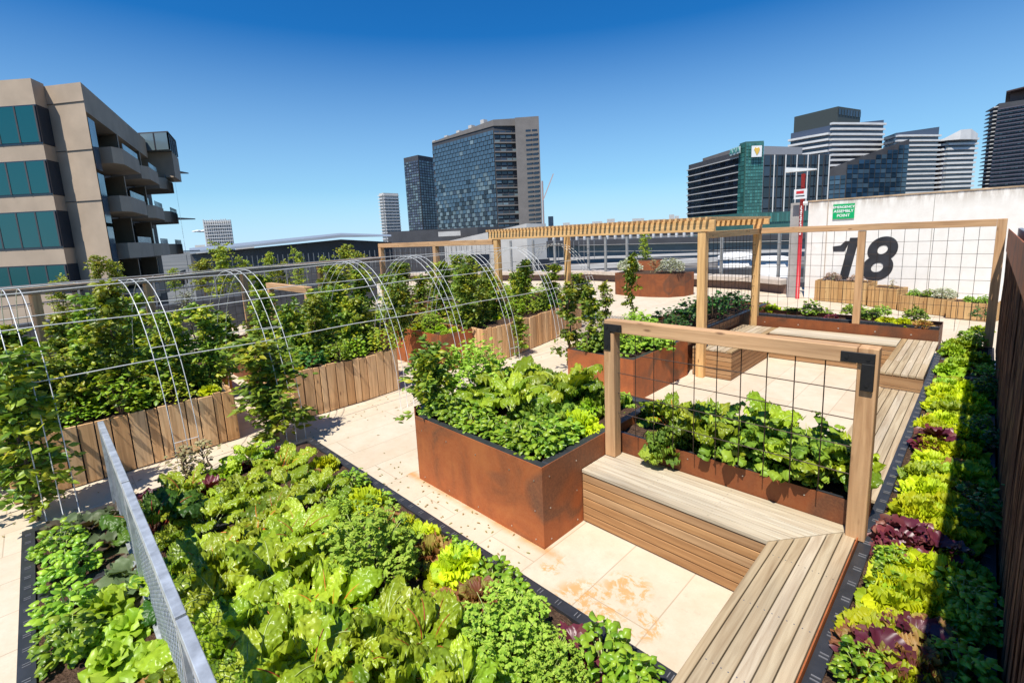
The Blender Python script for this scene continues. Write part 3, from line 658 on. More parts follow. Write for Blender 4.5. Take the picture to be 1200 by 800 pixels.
# far small slat planters under the white wall
for i, (a, b, h, lab) in enumerate((((-3.78, 16.45), (-2.45, 15.85), .60, 'tallest'), ((-2.28, 15.55), (-1.52, 15.15), .55, 'second tallest'), ((-1.50, 15.0), (-.62, 14.62), .46, 'third'), ((-.60, 14.5), (.18, 14.3), .36, 'lowest'))):
    pass
FAR = [((954, 352), (1014, 358), 328, 331), ((1016, 359), (1050, 363), 336, 337.5), ((1051, 364), (1107, 371), 345.5, 347.5), ((1108, 373), (1163, 378), 353, 355)]
LBF = ['tallest slat planter under the painted number, at its left end', 'second slat planter from the left under the white wall', 'third slat planter from the left under the white wall', 'lowest slat planter under the white wall, at the right']
FP = []
for (a, b, ta, tb), lab in zip(FAR, LBF):
    A_ = g(*a, 0.); B_ = g(*b, 0.); h = hgt(A_[0], A_[1], a[0], ta)
    fr = [(A_[0], A_[1]), (B_[0], B_[1])]; slat_planter(lab, fr, [(B_[0]+.15, B_[1]+.6), (A_[0]+.15, A_[1]+.6)], h, int(a[0]), SLATB, .105); FP.append((A_, B_, h))
# ------------------------------------------------------------------ second seating court
S2 = thing('steel_planter', 'rusty steel planter with black rim beyond the wire trellis', 'planter', (-3.8, 6.2, 0))
sheet_box(S2, 'panel', -4.35, -3.24, 5.40, 7.02, 0, .60); m = MB()
for b in ((-4.34, -3.25, 5.41, 5.5), (-3.33, -3.25, 5.5, 7.0), (-4.34, -4.26, 5.5, 7.0)): m.box(*b, .5, .59)
m.build('liner', BLK, S2); soil_obj(S2, [(-4.26, 5.5), (-3.33, 7.0)], .54)
B3 = thing('slatted_bench', 'left timber bench arm of the rear court, below the pergola post', 'bench', (-2.9, 8.0, 0))
m = MB(); boards_y(m, -3.2, -2.6, 7.1, 9.25, BH-.028, BH, 7); m.build('seat', DKY, B3, bevel=.002)
m = MB()
for k in range(6): m.box(-3.2, -2.605, 7.105, 7.125, .012+k*.0685, .012+k*.0685+.060)
m.build('front_panel', SLX, B3)
m = MB()
for k in range(6): m.box(-2.625, -2.605, 7.127, 8.8, .012+k*.0685, .012+k*.0685+.060)
m.build('side_panel', SLY, B3)
m = MB()
for k in range(2): m.box(-3.3, -3.28, 7.12, 9.3, BH+.01+k*.075, BH+.01+k*.075+.068)
m.build('back_rest', SLY, B3)
B4 = thing('slatted_bench', 'rear timber bench of the far court under the long brown trough', 'bench', (-1.7, 9.0, 0))
m = MB(); boards_x(m, -2.598, -.86, 8.80, 9.33, BH-.028, BH, 7); m.build('seat', DKX, B4, bevel=.002)
m = MB()
for k in range(6): m.box(-2.6, -.86, 8.805, 8.825, .012+k*.0685, .012+k*.0685+.060)
m.build('front_panel', SLX, B4)
B5 = thing('side_deck', 'upper timber deck step on the right of the far court', 'bench', (-.6, 8.2, 0))
m = MB(); boards_y(m, -.85, -.425, 7.13, 7.80, BH-.028, BH, 6); boards_y(m, -.85, -.425, 7.81, 9.33, BH-.028, BH, 6); m.build('seat', DKY, B5, bevel=.002)
m = MB(); m.box(-.85, -.425, 7.14, 7.16, .29, BH-.03); m.box(-.85, -.425, 7.135, 7.155, .255, .285); m.build('front_panel', SLX, B5)
B6_ = thing('side_deck', 'lower timber deck step on the right of the far court', 'bench', (-.6, 5.6, 0))
m = MB(); boards_y(m, -.85, -.425, 4.12, 7.13, .222, .25, 6); m.build('seat', DKY, B6_, bevel=.002)
m = MB(); m.box(-.85, -.83, 4.12, 7.13, .01, .22); m.build('side_panel', SLY, B6_)
FT = thing('steel_trough', 'long brown steel trough along the back of the far court', 'planter', (-1.8, 9.7, 0))
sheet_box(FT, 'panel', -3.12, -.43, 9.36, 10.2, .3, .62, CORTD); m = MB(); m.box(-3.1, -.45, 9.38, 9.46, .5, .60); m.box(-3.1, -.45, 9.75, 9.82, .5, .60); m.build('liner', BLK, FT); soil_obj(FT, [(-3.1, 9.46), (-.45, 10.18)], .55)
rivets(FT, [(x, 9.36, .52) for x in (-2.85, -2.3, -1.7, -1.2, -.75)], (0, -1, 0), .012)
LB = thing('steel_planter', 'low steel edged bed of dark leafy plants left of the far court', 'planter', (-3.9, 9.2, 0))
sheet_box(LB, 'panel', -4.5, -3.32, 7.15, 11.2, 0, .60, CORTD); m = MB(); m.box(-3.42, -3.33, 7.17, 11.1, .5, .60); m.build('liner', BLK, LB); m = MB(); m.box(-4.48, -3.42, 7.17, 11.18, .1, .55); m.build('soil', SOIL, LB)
# ------------------------------------------------------------------ pergola
PGX = wood('fresh_pine_x', 0, (.84, .54, .24), (.88, .60, .30), (.78, .47, .19)); PGY = wood('fresh_pine_y', 1, (.84, .54, .24), (.88, .60, .30), (.78, .47, .19)); PGZ = wood('fresh_pine_z', 2, (.84, .54, .24), (.88, .60, .30), (.78, .47, .19))
PG = thing('pergola', 'timber pergola with closely spaced rafters and posts beyond the trellis', 'pergola', (-5, 8, 0))
for (x, y, z1) in ((-3.05, 7.07, 2.23), (-3.05, 9.41, 2.30), (-7.55, 7.07, 2.23), (-7.5, 9.41, 2.23)):
    m = MB(); m.box(x-.06, x+.06, y-.06, y+.06, 0, z1); m.build('post', PGZ, PG, bevel=.005)
m = MB(); m.box(-7.75, -2.86, 7.0, 7.06, 2.232, 2.40); m.build('beam', PGX, PG, bevel=.004)
m = MB(); m.box(-7.75, -2.86, 9.38, 9.44, 2.302, 2.40); m.build('beam', PGX, PG, bevel=.004)
m = MB(); m.box(-3.10, -3.0, 7.135, 9.345, 2.13, 2.23); m.build('beam', PGY, PG, bevel=.004)
for k in range(52):
    x = -7.72+k*.0935; m = MB(); m.box(x-.0175, x+.0175, 6.93, 9.75, 2.402, 2.445); m.build('rafter', PGY, PG)
# far wire fence on the right
WF = thing('wire_fence', 'timber framed wire mesh fence in front of the white wall', 'fence', (-1.5, 9.41, .4))
for x in (-1.47, .10):
    m = MB(); m.box(x-.05, x+.05, 9.37, 9.455, .31, 2.13 if x < 0 else 2.235); m.build('post', WOODZ, WF, bevel=.004)
m = MB(); m.box(-2.985, .048, 9.36, 9.46, 2.135, 2.235); m.build('beam', WOODX, WF, bevel=.004)
m = MB(); mesh_grid(m, -2.99, -1.52, .62, 2.135, 9.41, .155, .19, .0028, .006); mesh_grid(m, -1.42, .05, .62, 2.135, 9.41, .155, .19, .0028, .006); m.build('wire_mesh', WIRE, WF)
m = MB(); mesh_grid(m, 7.13, 9.35, .62, 2.13, 0, .155, .19)
m2 = MB(); m2.v = [(-3.05+yy, xx, zz) for (xx, yy, zz) in m.v]; m2.f = m.f; m2.mi = m.mi; m2.build('wire_mesh', WIRE, PG)
# left run of the fence on y = 7.05
WL = thing('wire_fence', 'timber framed wire mesh fence left of the pergola', 'fence', (-10, 7.05, 0))
for x in (-12.39, -9.76):
    m = MB(); m.box(x-.06, x+.06, 6.99, 7.11, 0, 2.12); m.build('post', WOODZ, WL, bevel=.004)
m = MB(); m.box(-12.45, -7.63, 6.99, 7.11, 2.125, 2.24); m.build('beam', WOODX, WL, bevel=.004)
m = MB(); mesh_grid(m, -12.33, -9.82, .5, 2.12, 7.05, .15, .15); mesh_grid(m, -9.7, -7.62, .5, 2.12, 7.05, .15, .15); m.build('wire_mesh', WIRE, WL)
# left low fence
A0, A1 = Vector((-9.30, -.9)), Vector((-12.33, 6.93)); dd = (A1-A0); 
LF = thing('wire_fence', 'low timber and wire fence behind the vine tunnels on the left', 'fence', (-10.5, 2, 0))
ps = [.0]+[None]*4
def on_line(u):          # where the view column crosses the fence line
    d = ray(u, 330); k = (A0.x*d[1]-A0.y*d[0])/(dd.y*d[0]-dd.x*d[1]); return k
for u in (37, 172, 286, 376, 110):
    k = on_line(u) if u != 110 else -.04; p = A0+dd*k; m = MB(); m.beam((p.x, p.y, 0), (p.x, p.y, 1.775), .1, .1, 0, (dd.x, dd.y, 0)); m.build('post', WOODZ, LF, bevel=.004)
m = MB(); m.beam((A0.x, A0.y, 1.825), (A1.x, A1.y, 1.825), .12, .095); m.build('beam', wood('grey_beam', 1, (.50, .36, .25), (.54, .40, .28), (.45, .31, .21)), LF, bevel=.004)
m = MB(); n = 54
for k in range(n+1):
    p = A0+dd*k/n; m.tube([(p.x, p.y, .4), (p.x, p.y, 1.78)], .0028, 4)
for k in range(8): m.tube([(A0.x, A0.y, .5+k*.16), (A1.x, A1.y, .5+k*.16)], .0028, 4)
m.build('wire_mesh', WIRE, LF)
# small frame trellis
SF = thing('timber_frame', 'short timber frame standing among plants left of the vine tunnels', 'trellis', (-9.3, 3.25, 0))
for x in (-10.15, -8.3):
    m = MB(); m.box(x-.05, x+.05, 3.2, 3.3, 0, 1.475); m.build('post', WOODZ, SF, bevel=.004)
m = MB(); m.box(-10.22, -8.23, 3.195, 3.305, 1.48, 1.585); m.build('beam', WOODX, SF, bevel=.004)
# ------------------------------------------------------------------ vine tunnels (white hoops)
VT_LAB = ['white pipe hoop arch nearest the camera at the far left', 'white pipe hoop arch over the near slat planter', 'second white pipe hoop arch beyond the near slat planter', 'white pipe hoop arch left of the middle steel planter', 'white pipe hoop arch behind the large steel planter', 'white pipe hoop arch under the left pergola post', 'white pipe hoop arch under the middle of the pergola', 'farthest white pipe hoop arch under the pergola']
def hoop_pt(t, zt=2.0, y0=0.):                      # t = 0 front foot, pi rear foot
    W_ = 2.2; q = W_/2-W_/2*math.cos(t); return -5.61-q*.995, y0-q*.10, zt*max(0, math.sin(t))**.97
ys = [-.24, .73, 1.77, 3.28, 4.34, 5.45, 6.68, 8.0]
for i, y0 in enumerate(ys):
    hz = 2.0+.012*i
    t = thing('hoop_arch', VT_LAB[i], 'garden arch', (-6.7, y0, 0), 'white pipe hoops of the vine tunnel')
    for k in range(3):
        m = MB(); m.tube([hoop_pt(math.pi*q/26, hz, y0+k*.105) for q in range(27)], .0040, 6); m.build('hoop', WPIPE, t, smooth=True)
    for q in (1.6, 6, 21):
        m = MB(); m.tube([hoop_pt(math.pi*q/26, hz, y0), hoop_pt(math.pi*q/26, hz, y0+.21)], .0035, 4); m.build('rung', WPIPE, t)
for q, lab in ((5.3, 'lowest front'), (8.0, 'upper front'), (11.3, 'front ridge'), (14., 'rear ridge'), (18., 'upper rear'), (21.4, 'lowest rear')):
    m = MB(); pts = []
    for k in range(30):
        y = -1.3+(9.3)*k/29; x, yy, z = hoop_pt(math.pi*q/26, 2.0+.012*(y+.4)/1.1, y); pts.append((x+.012*math.sin(y*2.2+q), yy, z+.012+.008*math.sin(y*3.1+q)))
    m.tube(pts, .0052, 6); o = m.build('tunnel_rail', WPIPE, smooth=True, org=pts[0]); tag(o, 'white pipe rail along the vine tunnel, %s one' % lab, 'pipe', 'rails tying the vine tunnel hoops')
# ------------------------------------------------------------------ brush / steel screen on the right
BR = NT('brushwood'); v = BR.coord((60, 60, 3)); n_ = BR.noise(v, 1, 4, .6); BR.col(BR.ramp(n_, [(.3, (.03, .015, .01)), (.5, (.12, .05, .025)), (.7, (.30, .15, .07))])); BR.bump(n_, .8, .02); BR.set(.85)
SC = thing('brush_screen', 'tall dark brushwood screen with rusty top band on the right edge', 'fence', (.2, 5, 0))
m = MB(); m.box(.20, .25, .7, 9.3, .0, 1.9); m.build('panel', BR.m, SC)
m = MB()
for k in range(700):
    y = .7+8.6*k/700; x = .19+rnd.uniform(-.012, .008); m.tube([(x, y, .42), (x+rnd.uniform(-.008, .008), y+rnd.uniform(-.03, .03), 1.1), (x+rnd.uniform(-.01, .01), y+rnd.uniform(-.05, .05), 1.88+rnd.uniform(-.03, .05))], rnd.uniform(.0025, .006), 4)
m.build('brush', BR.m, SC)
m = MB()
for (a, b) in ((.7, 3.4), (3.41, 6.3), (6.31, 9.32)): m.box(.165, .172, a, b, 1.80, 2.10)
m.build('top_band', CORT, SC)
m = MB(); m.box(.26, .75, .7, 9.5, 1.93, 2.02); m.box(.26, .30, .7, 9.5, 2.02, 2.10); tag(m.build('metal_gutter', plain('grey_metal', (.32, .33, .35), .5, .5), org=(.5, 5, 1.93)), 'grey metal gutter just behind the brushwood screen', 'gutter')
# ------------------------------------------------------------------ white wall with painted number
WM = NT('painted_wall'); v = WM.coord(); n1 = WM.noise(WM.coord((3, 3, .7)), 1.5, 6, .7); n2 = WM.noise(v, 3.5, 6, .7)
sx = WM.n('SeparateXYZ'); WM.l(v, sx.inputs[0])
grad = WM.ramp(sx.outputs[2], [(0., 0.), (1., 1.)])
mrz = WM.n('MapRange'); mrz.inputs['From Min'].default_value = 2.35; mrz.inputs['From Max'].default_value = 2.95; WM.l(sx.outputs[2], mrz.inputs[0])
c = WM.ramp(n2, [(.3, (.70, .66, .60)), (.7, (.80, .77, .72))])
c = WM.mix(WM.math('MULTIPLY', WM.math('POWER', mrz.outputs[0], 2.5), WM.ramp(n1, [(.42, 0.), (.56, .85)])), c, (.26, .19, .12))
WM.col(c); WM.set(.85)
WY = 16.56
WW = thing('painted_wall', 'long white rendered wall with large black number 18', 'wall', (-1, WY, 0))
m = MB(); m.box(-3.95, 6, WY, WY+.3, -.2, 2.90); m.build('wall', WM.m, WW)
m = MB(); m.box(-3.97, 6.02, WY-.02, WY+.32, 2.903, 2.94); m.build('coping', plain('stained_coping', (.42, .30, .19), .9, 0, .4, 3), WW)
for x in (-1.1, 1.3, 3.7):
    m = MB(); m.box(x-.006, x+.006, WY-.003, WY+.01, .0, 2.9); m.build('joint', plain('joint_grey', (.34, .31, .27), .9), WW)
m = MB(); m.box(-3.46, -3.44, WY-.02, WY-.002, .2, 2.9); m.build('conduit', plain('rust_pipe', (.45, .36, .28), .8), WW)
def text(body, size, loc, rot, mat, parent=None, name='lettering', extr=.004, bold=0., shear=0., sx=1.):
    cu = bpy.data.curves.new(name, 'FONT'); cu.body = body; cu.size = size; cu.extrude = extr; cu.offset = bold; cu.shear = shear; cu.align_x = 'CENTER'; cu.align_y = 'CENTER'; cu.space_line = .85
    tmp = bpy.data.objects.new('tmp', cu); me = bpy.data.meshes.new_from_object(tmp); bpy.data.objects.remove(tmp)
    o = bpy.data.objects.new(name, me); me.materials.append(mat); COL.objects.link(o); o.rotation_euler = rot; o.scale = (sx, 1, 1)
    if parent: o.parent = parent; o.location = Vector(loc)-Vector(world_loc(parent))
    else: o.location = loc
    return o
BLKP = plain('black_paint', (.02, .021, .026), .8, 0, .6, 2.5); WHT = plain('white_paint', (.8, .8, .78), .5, 0, .04); GRN = plain('green_sign', (.0, .36, .11), .4, 0, .05)
text('18', 1.62, (-2.60, WY-.008, 1.15), (math.pi/2, 0, 0), BLKP, WW, 'painted_number', .004, .045, .2, .88)
m = MB(); i_ = [(-3.27, 1.57), (-3.255, 1.43), (-2.98, 1.43), (-2.86, 1.72), (-2.98, 1.72), (-3.08, 1.60)]
m.v = [(x, WY-.013, z) for x, z in i_]+[(x, WY-.005, z) for x, z in i_]; m.f = [tuple(range(6)), tuple(range(11, 5, -1))]+[(k, 6+k, 6+(k+1) % 6, (k+1) % 6) for k in range(6)]; m.mi = [0]*8; m.build('painted_number', BLKP, WW)
SG = thing('safety_sign', 'green emergency assembly point sign high on the white wall', 'sign', (-3.05, WY-.03, 2.56))
m = MB(); m.box(-3.32, -2.80, WY-.03, WY-.01, 2.36, 2.78); m.build('board', GRN, SG)
for s_, z, sz in (('EMERGENCY', 2.69, .092), ('ASSEMBLY', 2.575, .105), ('POINT', 2.45, .105)): text(s_, sz, (-3.06, WY-.034, z), (math.pi/2, 0, 0), WHT, SG, 'lettering', .002, .002)
RED = plain('red_paint', (.50, .025, .03), .45, 0, .12)
RP = thing('lamp_post', 'red pole with solar panel and small sign at the wall end', 'pole', (-4.08, 16.35, 0))
m = MB(); m.tube([(-4.08, 16.35, 0), (-4.08, 16.35, 3.72)], .055, 10); m.build('pole', RED, RP, smooth=True)
m = MB(); a = Vector((-4.62, 16.15, 3.98)); m.v = []; m.prism([(-4.48, 16.05), (-3.72, 16.22), (-3.75, 16.42), (-4.51, 16.25)], 3.79, 3.82, 0, [3.93, 3.82, 3.84, 3.95]); m.build('solar_panel', plain('pale_panel', (.6, .62, .62), .35), RP)
b = (MB().box(-4.28, -3.94, 16.24, 16.27, 3.0, 3.28)).build('sign_board', plain('sign_grey', (.66, .66, .66), .5), RP)
m = MB(); m.box(-4.22, -4.02, 16.235, 16.2395, 3.15, 3.23); m.build('red_mark', RED, b, org=world_loc(RP))
m = MB(); m.box(-4.23, -4.0, 16.235, 16.2395, 3.07, 3.10); m.build('black_mark', BLKP, b, org=world_loc(RP))
m = MB(); m.tube([(-4.0, 16.2, 2.86), (-3.9, 16.2, 2.86)], .06, 8); m.build('lamp', WHT, RP)
m = MB(); 
for k in range(16): z = 1.95+k*.045*1.2; m.box(-4.10+.012*(k % 2), -4.05-.010*((k//2) % 2), 16.272, 16.279, z, z+.034)
m.build('lettering', WHT, RP)
# grey pier beside the pole
m = MB(); m.box(-4.42, -4.17, 16.5, 16.8, -.2, 2.9); tag(m.build('concrete_pier', plain('pier_grey', (.33, .31, .29), .8), org=(-4.3, 16.6, 0)), 'grey concrete pier behind the red pole', 'pier')
# ------------------------------------------------------------------ round steel planter group and far parapet
RPm = thing('steel_planter', 'wide curved steel planter with silver mounds by the parapet', 'planter', (-8.4, 15.4, 0))
arc = [(-9.75, 15.55), (-9.68, 14.9), (-9.0, 14.72), (-8.2, 14.75), (-7.6, 14.95), (-7.25, 15.4), (-7.2, 16.0), (-9.7, 16.2)]
m = MB(); m.prism(arc, 0, .79); m.build('shell', CORTD, RPm)
m = MB(); c_ = np.mean(np.array(arc), 0); m.prism([(c_[0]+(p[0]-c_[0])*.95, c_[1]+(p[1]-c_[1])*.95) for p in arc], .7, .80); m.build('soil', SOIL, RPm)
RQ = thing('steel_planter', 'small round steel pot with a thin tree behind the curved planter', 'planter', (-9.6, 16.9, 0))
m = MB(); cc = [(-9.6+.62*math.cos(k*math.pi/12), 17.0+.62*math.sin(k*math.pi/12)) for k in range(24)]; m.prism(cc, 0, 1.12); m.build('shell', CORT, RQ)
m = MB(); cc = [(-9.6+.58*math.cos(k*math.pi/12), 17.0+.58*math.sin(k*math.pi/12)) for k in range(24)]; m.prism(cc, 1.05, 1.125); m.build('soil', SOIL, RQ)
KB = thing('parapet_wall', 'low cream topped parapet wall along the far roof edge', 'wall', (-10, 18.2, 0))
BGE = plain('cream_coping', (.52, .44, .36), .8); BRN = plain('brown_face', (.16, .10, .08), .7)
for a, b in (((-4.6, 17.4), (-6.0, 18.1)), ((-6.0, 18.1), (-13.4, 18.9)), ((-13.4, 18.9), (-23.5, 15.0))):
    m = MB(); m.beam((*a, .16), (*b, .16), .25, .32, 0); m.build('face', BRN, KB); m = MB(); m.beam((*a, .40), (*b, .40), .75, .15, 0); m.build('coping', BGE, KB)
PF = thing('wire_balustrade', 'grey steel posts and wires of the balustrade along the roof edge', 'fence', (-10, 18.5, .45))
GST = plain('grey_steel', (.30, .30, .29), .5, .4)
for u in (600, 626, 651, 690, 710, 735, 845, 912, 960-16):
    d = ray(u, 320); k = 18.5/d[1]; x = d[0]*k; y = 18.5
    if x < -13.4: k = (18.9*1+(-13.4)*-.386)/(d[1]-.386*d[0]); x, y = d[0]*k, d[1]*k
    m = MB(); m.box(x-.05, x+.05, y-.04, y+.04, .3, 2.05); m.build('post', GST, PF)
m = MB()
for z in (.8, 1.1, 1.4, 1.7, 2.0): m.tube([(-4.7, 18.5, z), (-14, 18.5, z)], .012, 4)
m.build('wires', GST, PF)
# dark wall and gravel bed behind the left fence
m = MB(); m.beam((-13.0, -6, .45), (-17.5, 9.5, .45), .3, .9); tag(m.build('parapet_wall', plain('dark_wall', (.10, .105, .11), .7, 0, .3), org=(-15, 2, 0)), 'dark grey parapet wall behind the left timber fence', 'wall')
m = MB()
for k in range(22): t_ = k/21; m.tube([(-13.0-4.5*t_, -6+15.5*t_, .9), (-13.0-4.5*t_, -6+15.5*t_, 1.7)], .022, 5)
for z in (1.3, 1.7): m.tube([(-13.0, -6, z), (-17.5, 9.5, z)], .014, 4)
tag(m.build('wire_balustrade', GST, org=(-15, 2, .9)), 'thin steel balustrade on the dark wall at left', 'fence')
# ------------------------------------------------------------------ city
def glass(name, c, rough=.12, var=.6, metal=.0):
    t = NT(name); i = t.island(); t.col(t.ramp(i, [(0, mul(c, 1-var)), (.5, c), (.85, mul(c, 1+var)), (1, mul(c, 1.+2*var))])); t.p.inputs['Metallic'].default_value = metal
    r = t.ramp(t.noise(t.coord(), .3, 3), [(.3, rough*.6), (.7, rough*1.6)]); t.l(r, t.p.inputs['Roughness']); t.p.inputs['Specular IOR Level'].default_value = .8; return t.m
GL_D = glass('dark_glass', (.016, .022, .035)); GL_B = glass('blue_glass', (.055, .10, .145), .15, .14); GL_T = glass('teal_glass', (.0, .065, .07), .10, .5); GL_G = glass('green_glass', (.04, .15, .13), .15, .3)
GL_P = glass('pale_glass', (.13, .18, .20), .2, .22); GL_V = glass('slate_glass', (.055, .065, .10), .15, .45)
CON = plain('concrete', (.42, .325, .235), .85, 0, .12, .6); CONL = plain('pale_concrete', (.50, .48, .45), .85, 0, .12, .4); CONW = plain('white_concrete', (.66, .65, .63), .8, 0, .08, .3); CONG = plain('grey_concrete', (.17, .155, .145), .85, 0, .12, .3); DRK = plain('dark_cladding', (.055, .055, .06), .7, 0, .2, .3)
TEALM = plain('green_cladding', (.05, .14, .12), .6, 0, .2, .4)
def face(m, A, B, z0, z1, nx, nz, off=.15, mx=.25, mz=.25, mi=0, drop=None, stagger=0, pick=None):
    """panes set in front of the wall line A->B; each pane its own island"""
    A = np.array(A, float); B = np.array(B, float); d = (B-A); Ln = math.hypot(*d); d = d/Ln; n = np.array([d[1], -d[0]])
    if np.dot(n, -(A+B)/2) < 0: n = -n
    pw = Ln/nx; ph = (z1-z0)/nz
    for j in range(nz):
        for i in range(nx):
            if drop and drop(i, j): continue
            s0 = i*pw+mx/2+(stagger*pw*(j % 2)); s1 = s0+pw-mx
            if s1 > Ln-mx/4: s1 = Ln-mx/2
            a = A+d*s0+n*off; b = A+d*s1+n*off; za = z0+j*ph+mz/2; zb = za+ph-mz
            m.quad((a[0], a[1], za), (b[0], b[1], za), (b[0], b[1], zb), (a[0], a[1], zb), pick(i, j) if pick else mi)
    return m
def ztop(u, dep, v):
    p = fp(u, dep); return hgt(p[0], p[1], u, v)
def mass(name, mat, parent, us, z1, z0=-12., back=12.):
    """solid from front corners [(u, depth), ...] and a back line pushed away from the viewer"""
    pts = [fp(u, d) for u, d in us]; bk = [p*(1+back/math.hypot(*p)) for p in pts]
    poly = [tuple(p) for p in pts]+[tuple(p) for p in bk[::-1]]
    m = MB()
    if isinstance(z1, (list, tuple)): m.prism(poly, z0, 0, 0, list(z1)+list(z1)[::-1])
    else: m.prism(poly, z0, z1)
    m.build(name, mat, parent); return pts
def floors(parent, A, B, z0, z1, n, mat, out=1.2, th=.7, name='floor_slab', wave=0., each=True):
    A = np.array(A, float); B = np.array(B, float); d = (B-A); d = d/math.hypot(*d); nn = np.array([d[1], -d[0]])
    if np.dot(nn, -(A+B)/2) < 0: nn = -nn
    for k in range(n):
        z = z0+(z1-z0)*(k+.5)/n; o = out*(1+wave*math.sin(k*.55))
        e = wave*1.5*math.sin(k*.55+1)
        poly = [tuple(A-d*e), tuple(B+d*e), tuple(B+d*e+nn*o), tuple((A+B)/2+nn*o*(1.25 if wave else 1)), tuple(A-d*e+nn*o)]
        m = MB(); m.prism(poly, z, z+th); m.build(name, mat, parent)
def bldg(name, label, u, dep): p = fp(u, dep); return thing(name, label, 'building', (p[0], p[1], -12))
# --- chequered hotel
HB = bldg('office_tower', 'broad blue glass tower with chequered panes and grey concrete core', 585, 220)
D0 = 220.; D1 = D0*1.15; zt = ztop(583, D0, 146)
pts = mass('block', DRK, HB, [(514, D1), (584.5, D0), (611, D0*1.01)], zt, back=30)
m = MB()
cz = random.Random(5)
def pk(i, j):
    t = 1-j/22.
    if t > .42 and cz.random() < (t-.30)*1.5: return 1 if (i+j) % 2 == 0 else 2
    return 2 if cz.random() < .03 else 0
face(m, pts[0], pts[1], 6, zt-2.2, 17, 22, .3, .35, .3, 0, None, .5, pk); face(m, pts[1], pts[2], 6, zt-2.2, 4, 22, .3, .4, 1.0, 0, None, 0, lambda i, j: 1 if cz.random() < .55 else 2)
m.build('glass_facade', [GL_B, GL_D, GL_P], HB)
pts2 = mass('concrete_core', CONG, HB, [(609, D0*.99), (636, D0*.985)], ztop(632, D0*.985, 136), back=26)
m = MB(); a = fp(620, D0*.985); faceparts('window', GL_D, HB, a, fp(634.5, D0*.983), 6, zt-3, 2, 21, .3, .5, 1.1)
pts3 = mass('roof_band', CONG, HB, [(514, D1*.998), (584.5, D0*.998), (609, D0*1.005)], [ztop(508, D1, 167)-0, zt+2.0, zt+2.5], z0=zt-.6, back=30)
m = MB(); 
for k in range(5): p = fp(518+k*14, D1*1.02-k*6); m.box(p[0]-1.2, p[0]+1.2, p[1]-1.2, p[1]+1.2, zt, zt+1.8+k*.9)
m.build('roof_plant', CONL, HB)
floors(HB, pts[1], pts[2], 6, zt-2.2, 11, CONG, .8, .6)
# --- dark slate tower
DT = bldg('apartment_tower', 'dark slate tower just left of the blue chequered tower', 495, 330)
zt = ztop(478, 330, 184); pts = mass('block', DRK, DT, [(480.5, 335), (497, 325), (517, 340)], zt, back=25)
m = MB(); face(m, pts[0], pts[1], 2, zt-3, 6, 30, .3, .5, .5, pick=lambda i, j: rnd.choice((0, 0, 1))); face(m, pts[1], pts[2], 2, zt-3, 7, 30, .3, .5, .5, pick=lambda i, j: rnd.choice((0, 0, 1, 1))); m.build('glass_facade', [GL_V, GL_P], DT)
# --- slim pale tower
ST = bldg('apartment_tower', 'slim pale banded tower, small and far, left of the dark tower', 460, 420)
zt = ztop(447, 420, 227); pts = mass('block', CONL, ST, [(449, 420), (454, 415), (471, 425)], zt, back=15)
faceparts('window', GL_V, ST, pts[1], pts[2], 0, zt-4, 4, 16, .3, .9, .9); floors(ST, pts[0], pts[1], 0, zt-1, 16, CONW, 1.5, .8); floors(ST, pts[1], pts[2], 0, zt-1, 16, CONW, 1.0, .7)
# --- small white slatted tower
WT = bldg('apartment_tower', 'small white slatted tower on the horizon right of the concrete flats', 259, 450)
zt = ztop(258, 450, 257); pts = mass('block', GL_V, WT, [(243.5, 450), (275, 455)], zt-.8, back=20)
m = MB()
for k in range(13):
    p = pts[0]+(pts[1]-pts[0])*(k+.15)/12.4; m.box(p[0]-.45, p[0]+.45, p[1]-1.0, p[1]-.1, -12, zt+rnd.uniform(-1, .5))
for k in range(9): 
    z = zt-26+3.0*k; m.beam((*pts[0]*.996, z), (*pts[1]*.996, z), 1, .6)
m.build('white_fins', CONW, WT)
# --- long dark roof
SR = bldg('exhibition_hall', 'long low hall with dark curved roof across the left horizon', 330, 85)
zz = [ztop(222, 100, 292), ztop(300, 93, 283.5), ztop(400, 85, 272.5), ztop(459, 80, 275.5)]
us = [(222, 100), (300, 93), (400, 85), (459, 80)]
pts = mass('hall', DRK, SR, us, [z-1.2 for z in zz], -12, 20)
lo = [fp(u, d*.965) for u, d in us]; m = MB()
for k in range(3):
    a, b = lo[k], lo[k+1]; ba, bb = a*1.25, b*1.25; za, zb = zz[k], zz[k+1]
    m.v += [(a[0], a[1], za-.9), (b[0], b[1], zb-.9 if k < 2 else zb-.25), (bb[0], bb[1], zb+.15), (ba[0], ba[1], za+.15), (a[0], a[1], za-.45), (b[0], b[1], zb-.45 if k < 2 else zb-.2), (bb[0], bb[1], zb+.3), (ba[0], ba[1], za+.3)]
    i = k*8; m.f += [(i+3, i+2, i+1, i), (i+4, i+5, i+6, i+7), (i, i+1, i+5, i+4), (i+2, i+3, i+7, i+6), (i+1, i+2, i+6, i+5), (i+3, i, i+4, i+7)]; m.mi += [0]*6
m.build('roof', plain('zinc_roof', (.30, .33, .37), .45, .3, .08, .2), SR)
m = MB(); 
for u in range(228, 700, 6):
    p = fp(u, 62); m.box(p[0]-.03, p[0]+.03, p[1]-.03, p[1]+.03, -1.2, ztop(u, 62, 301-.045*u+12))
m.build('mesh_posts', GST, SR)
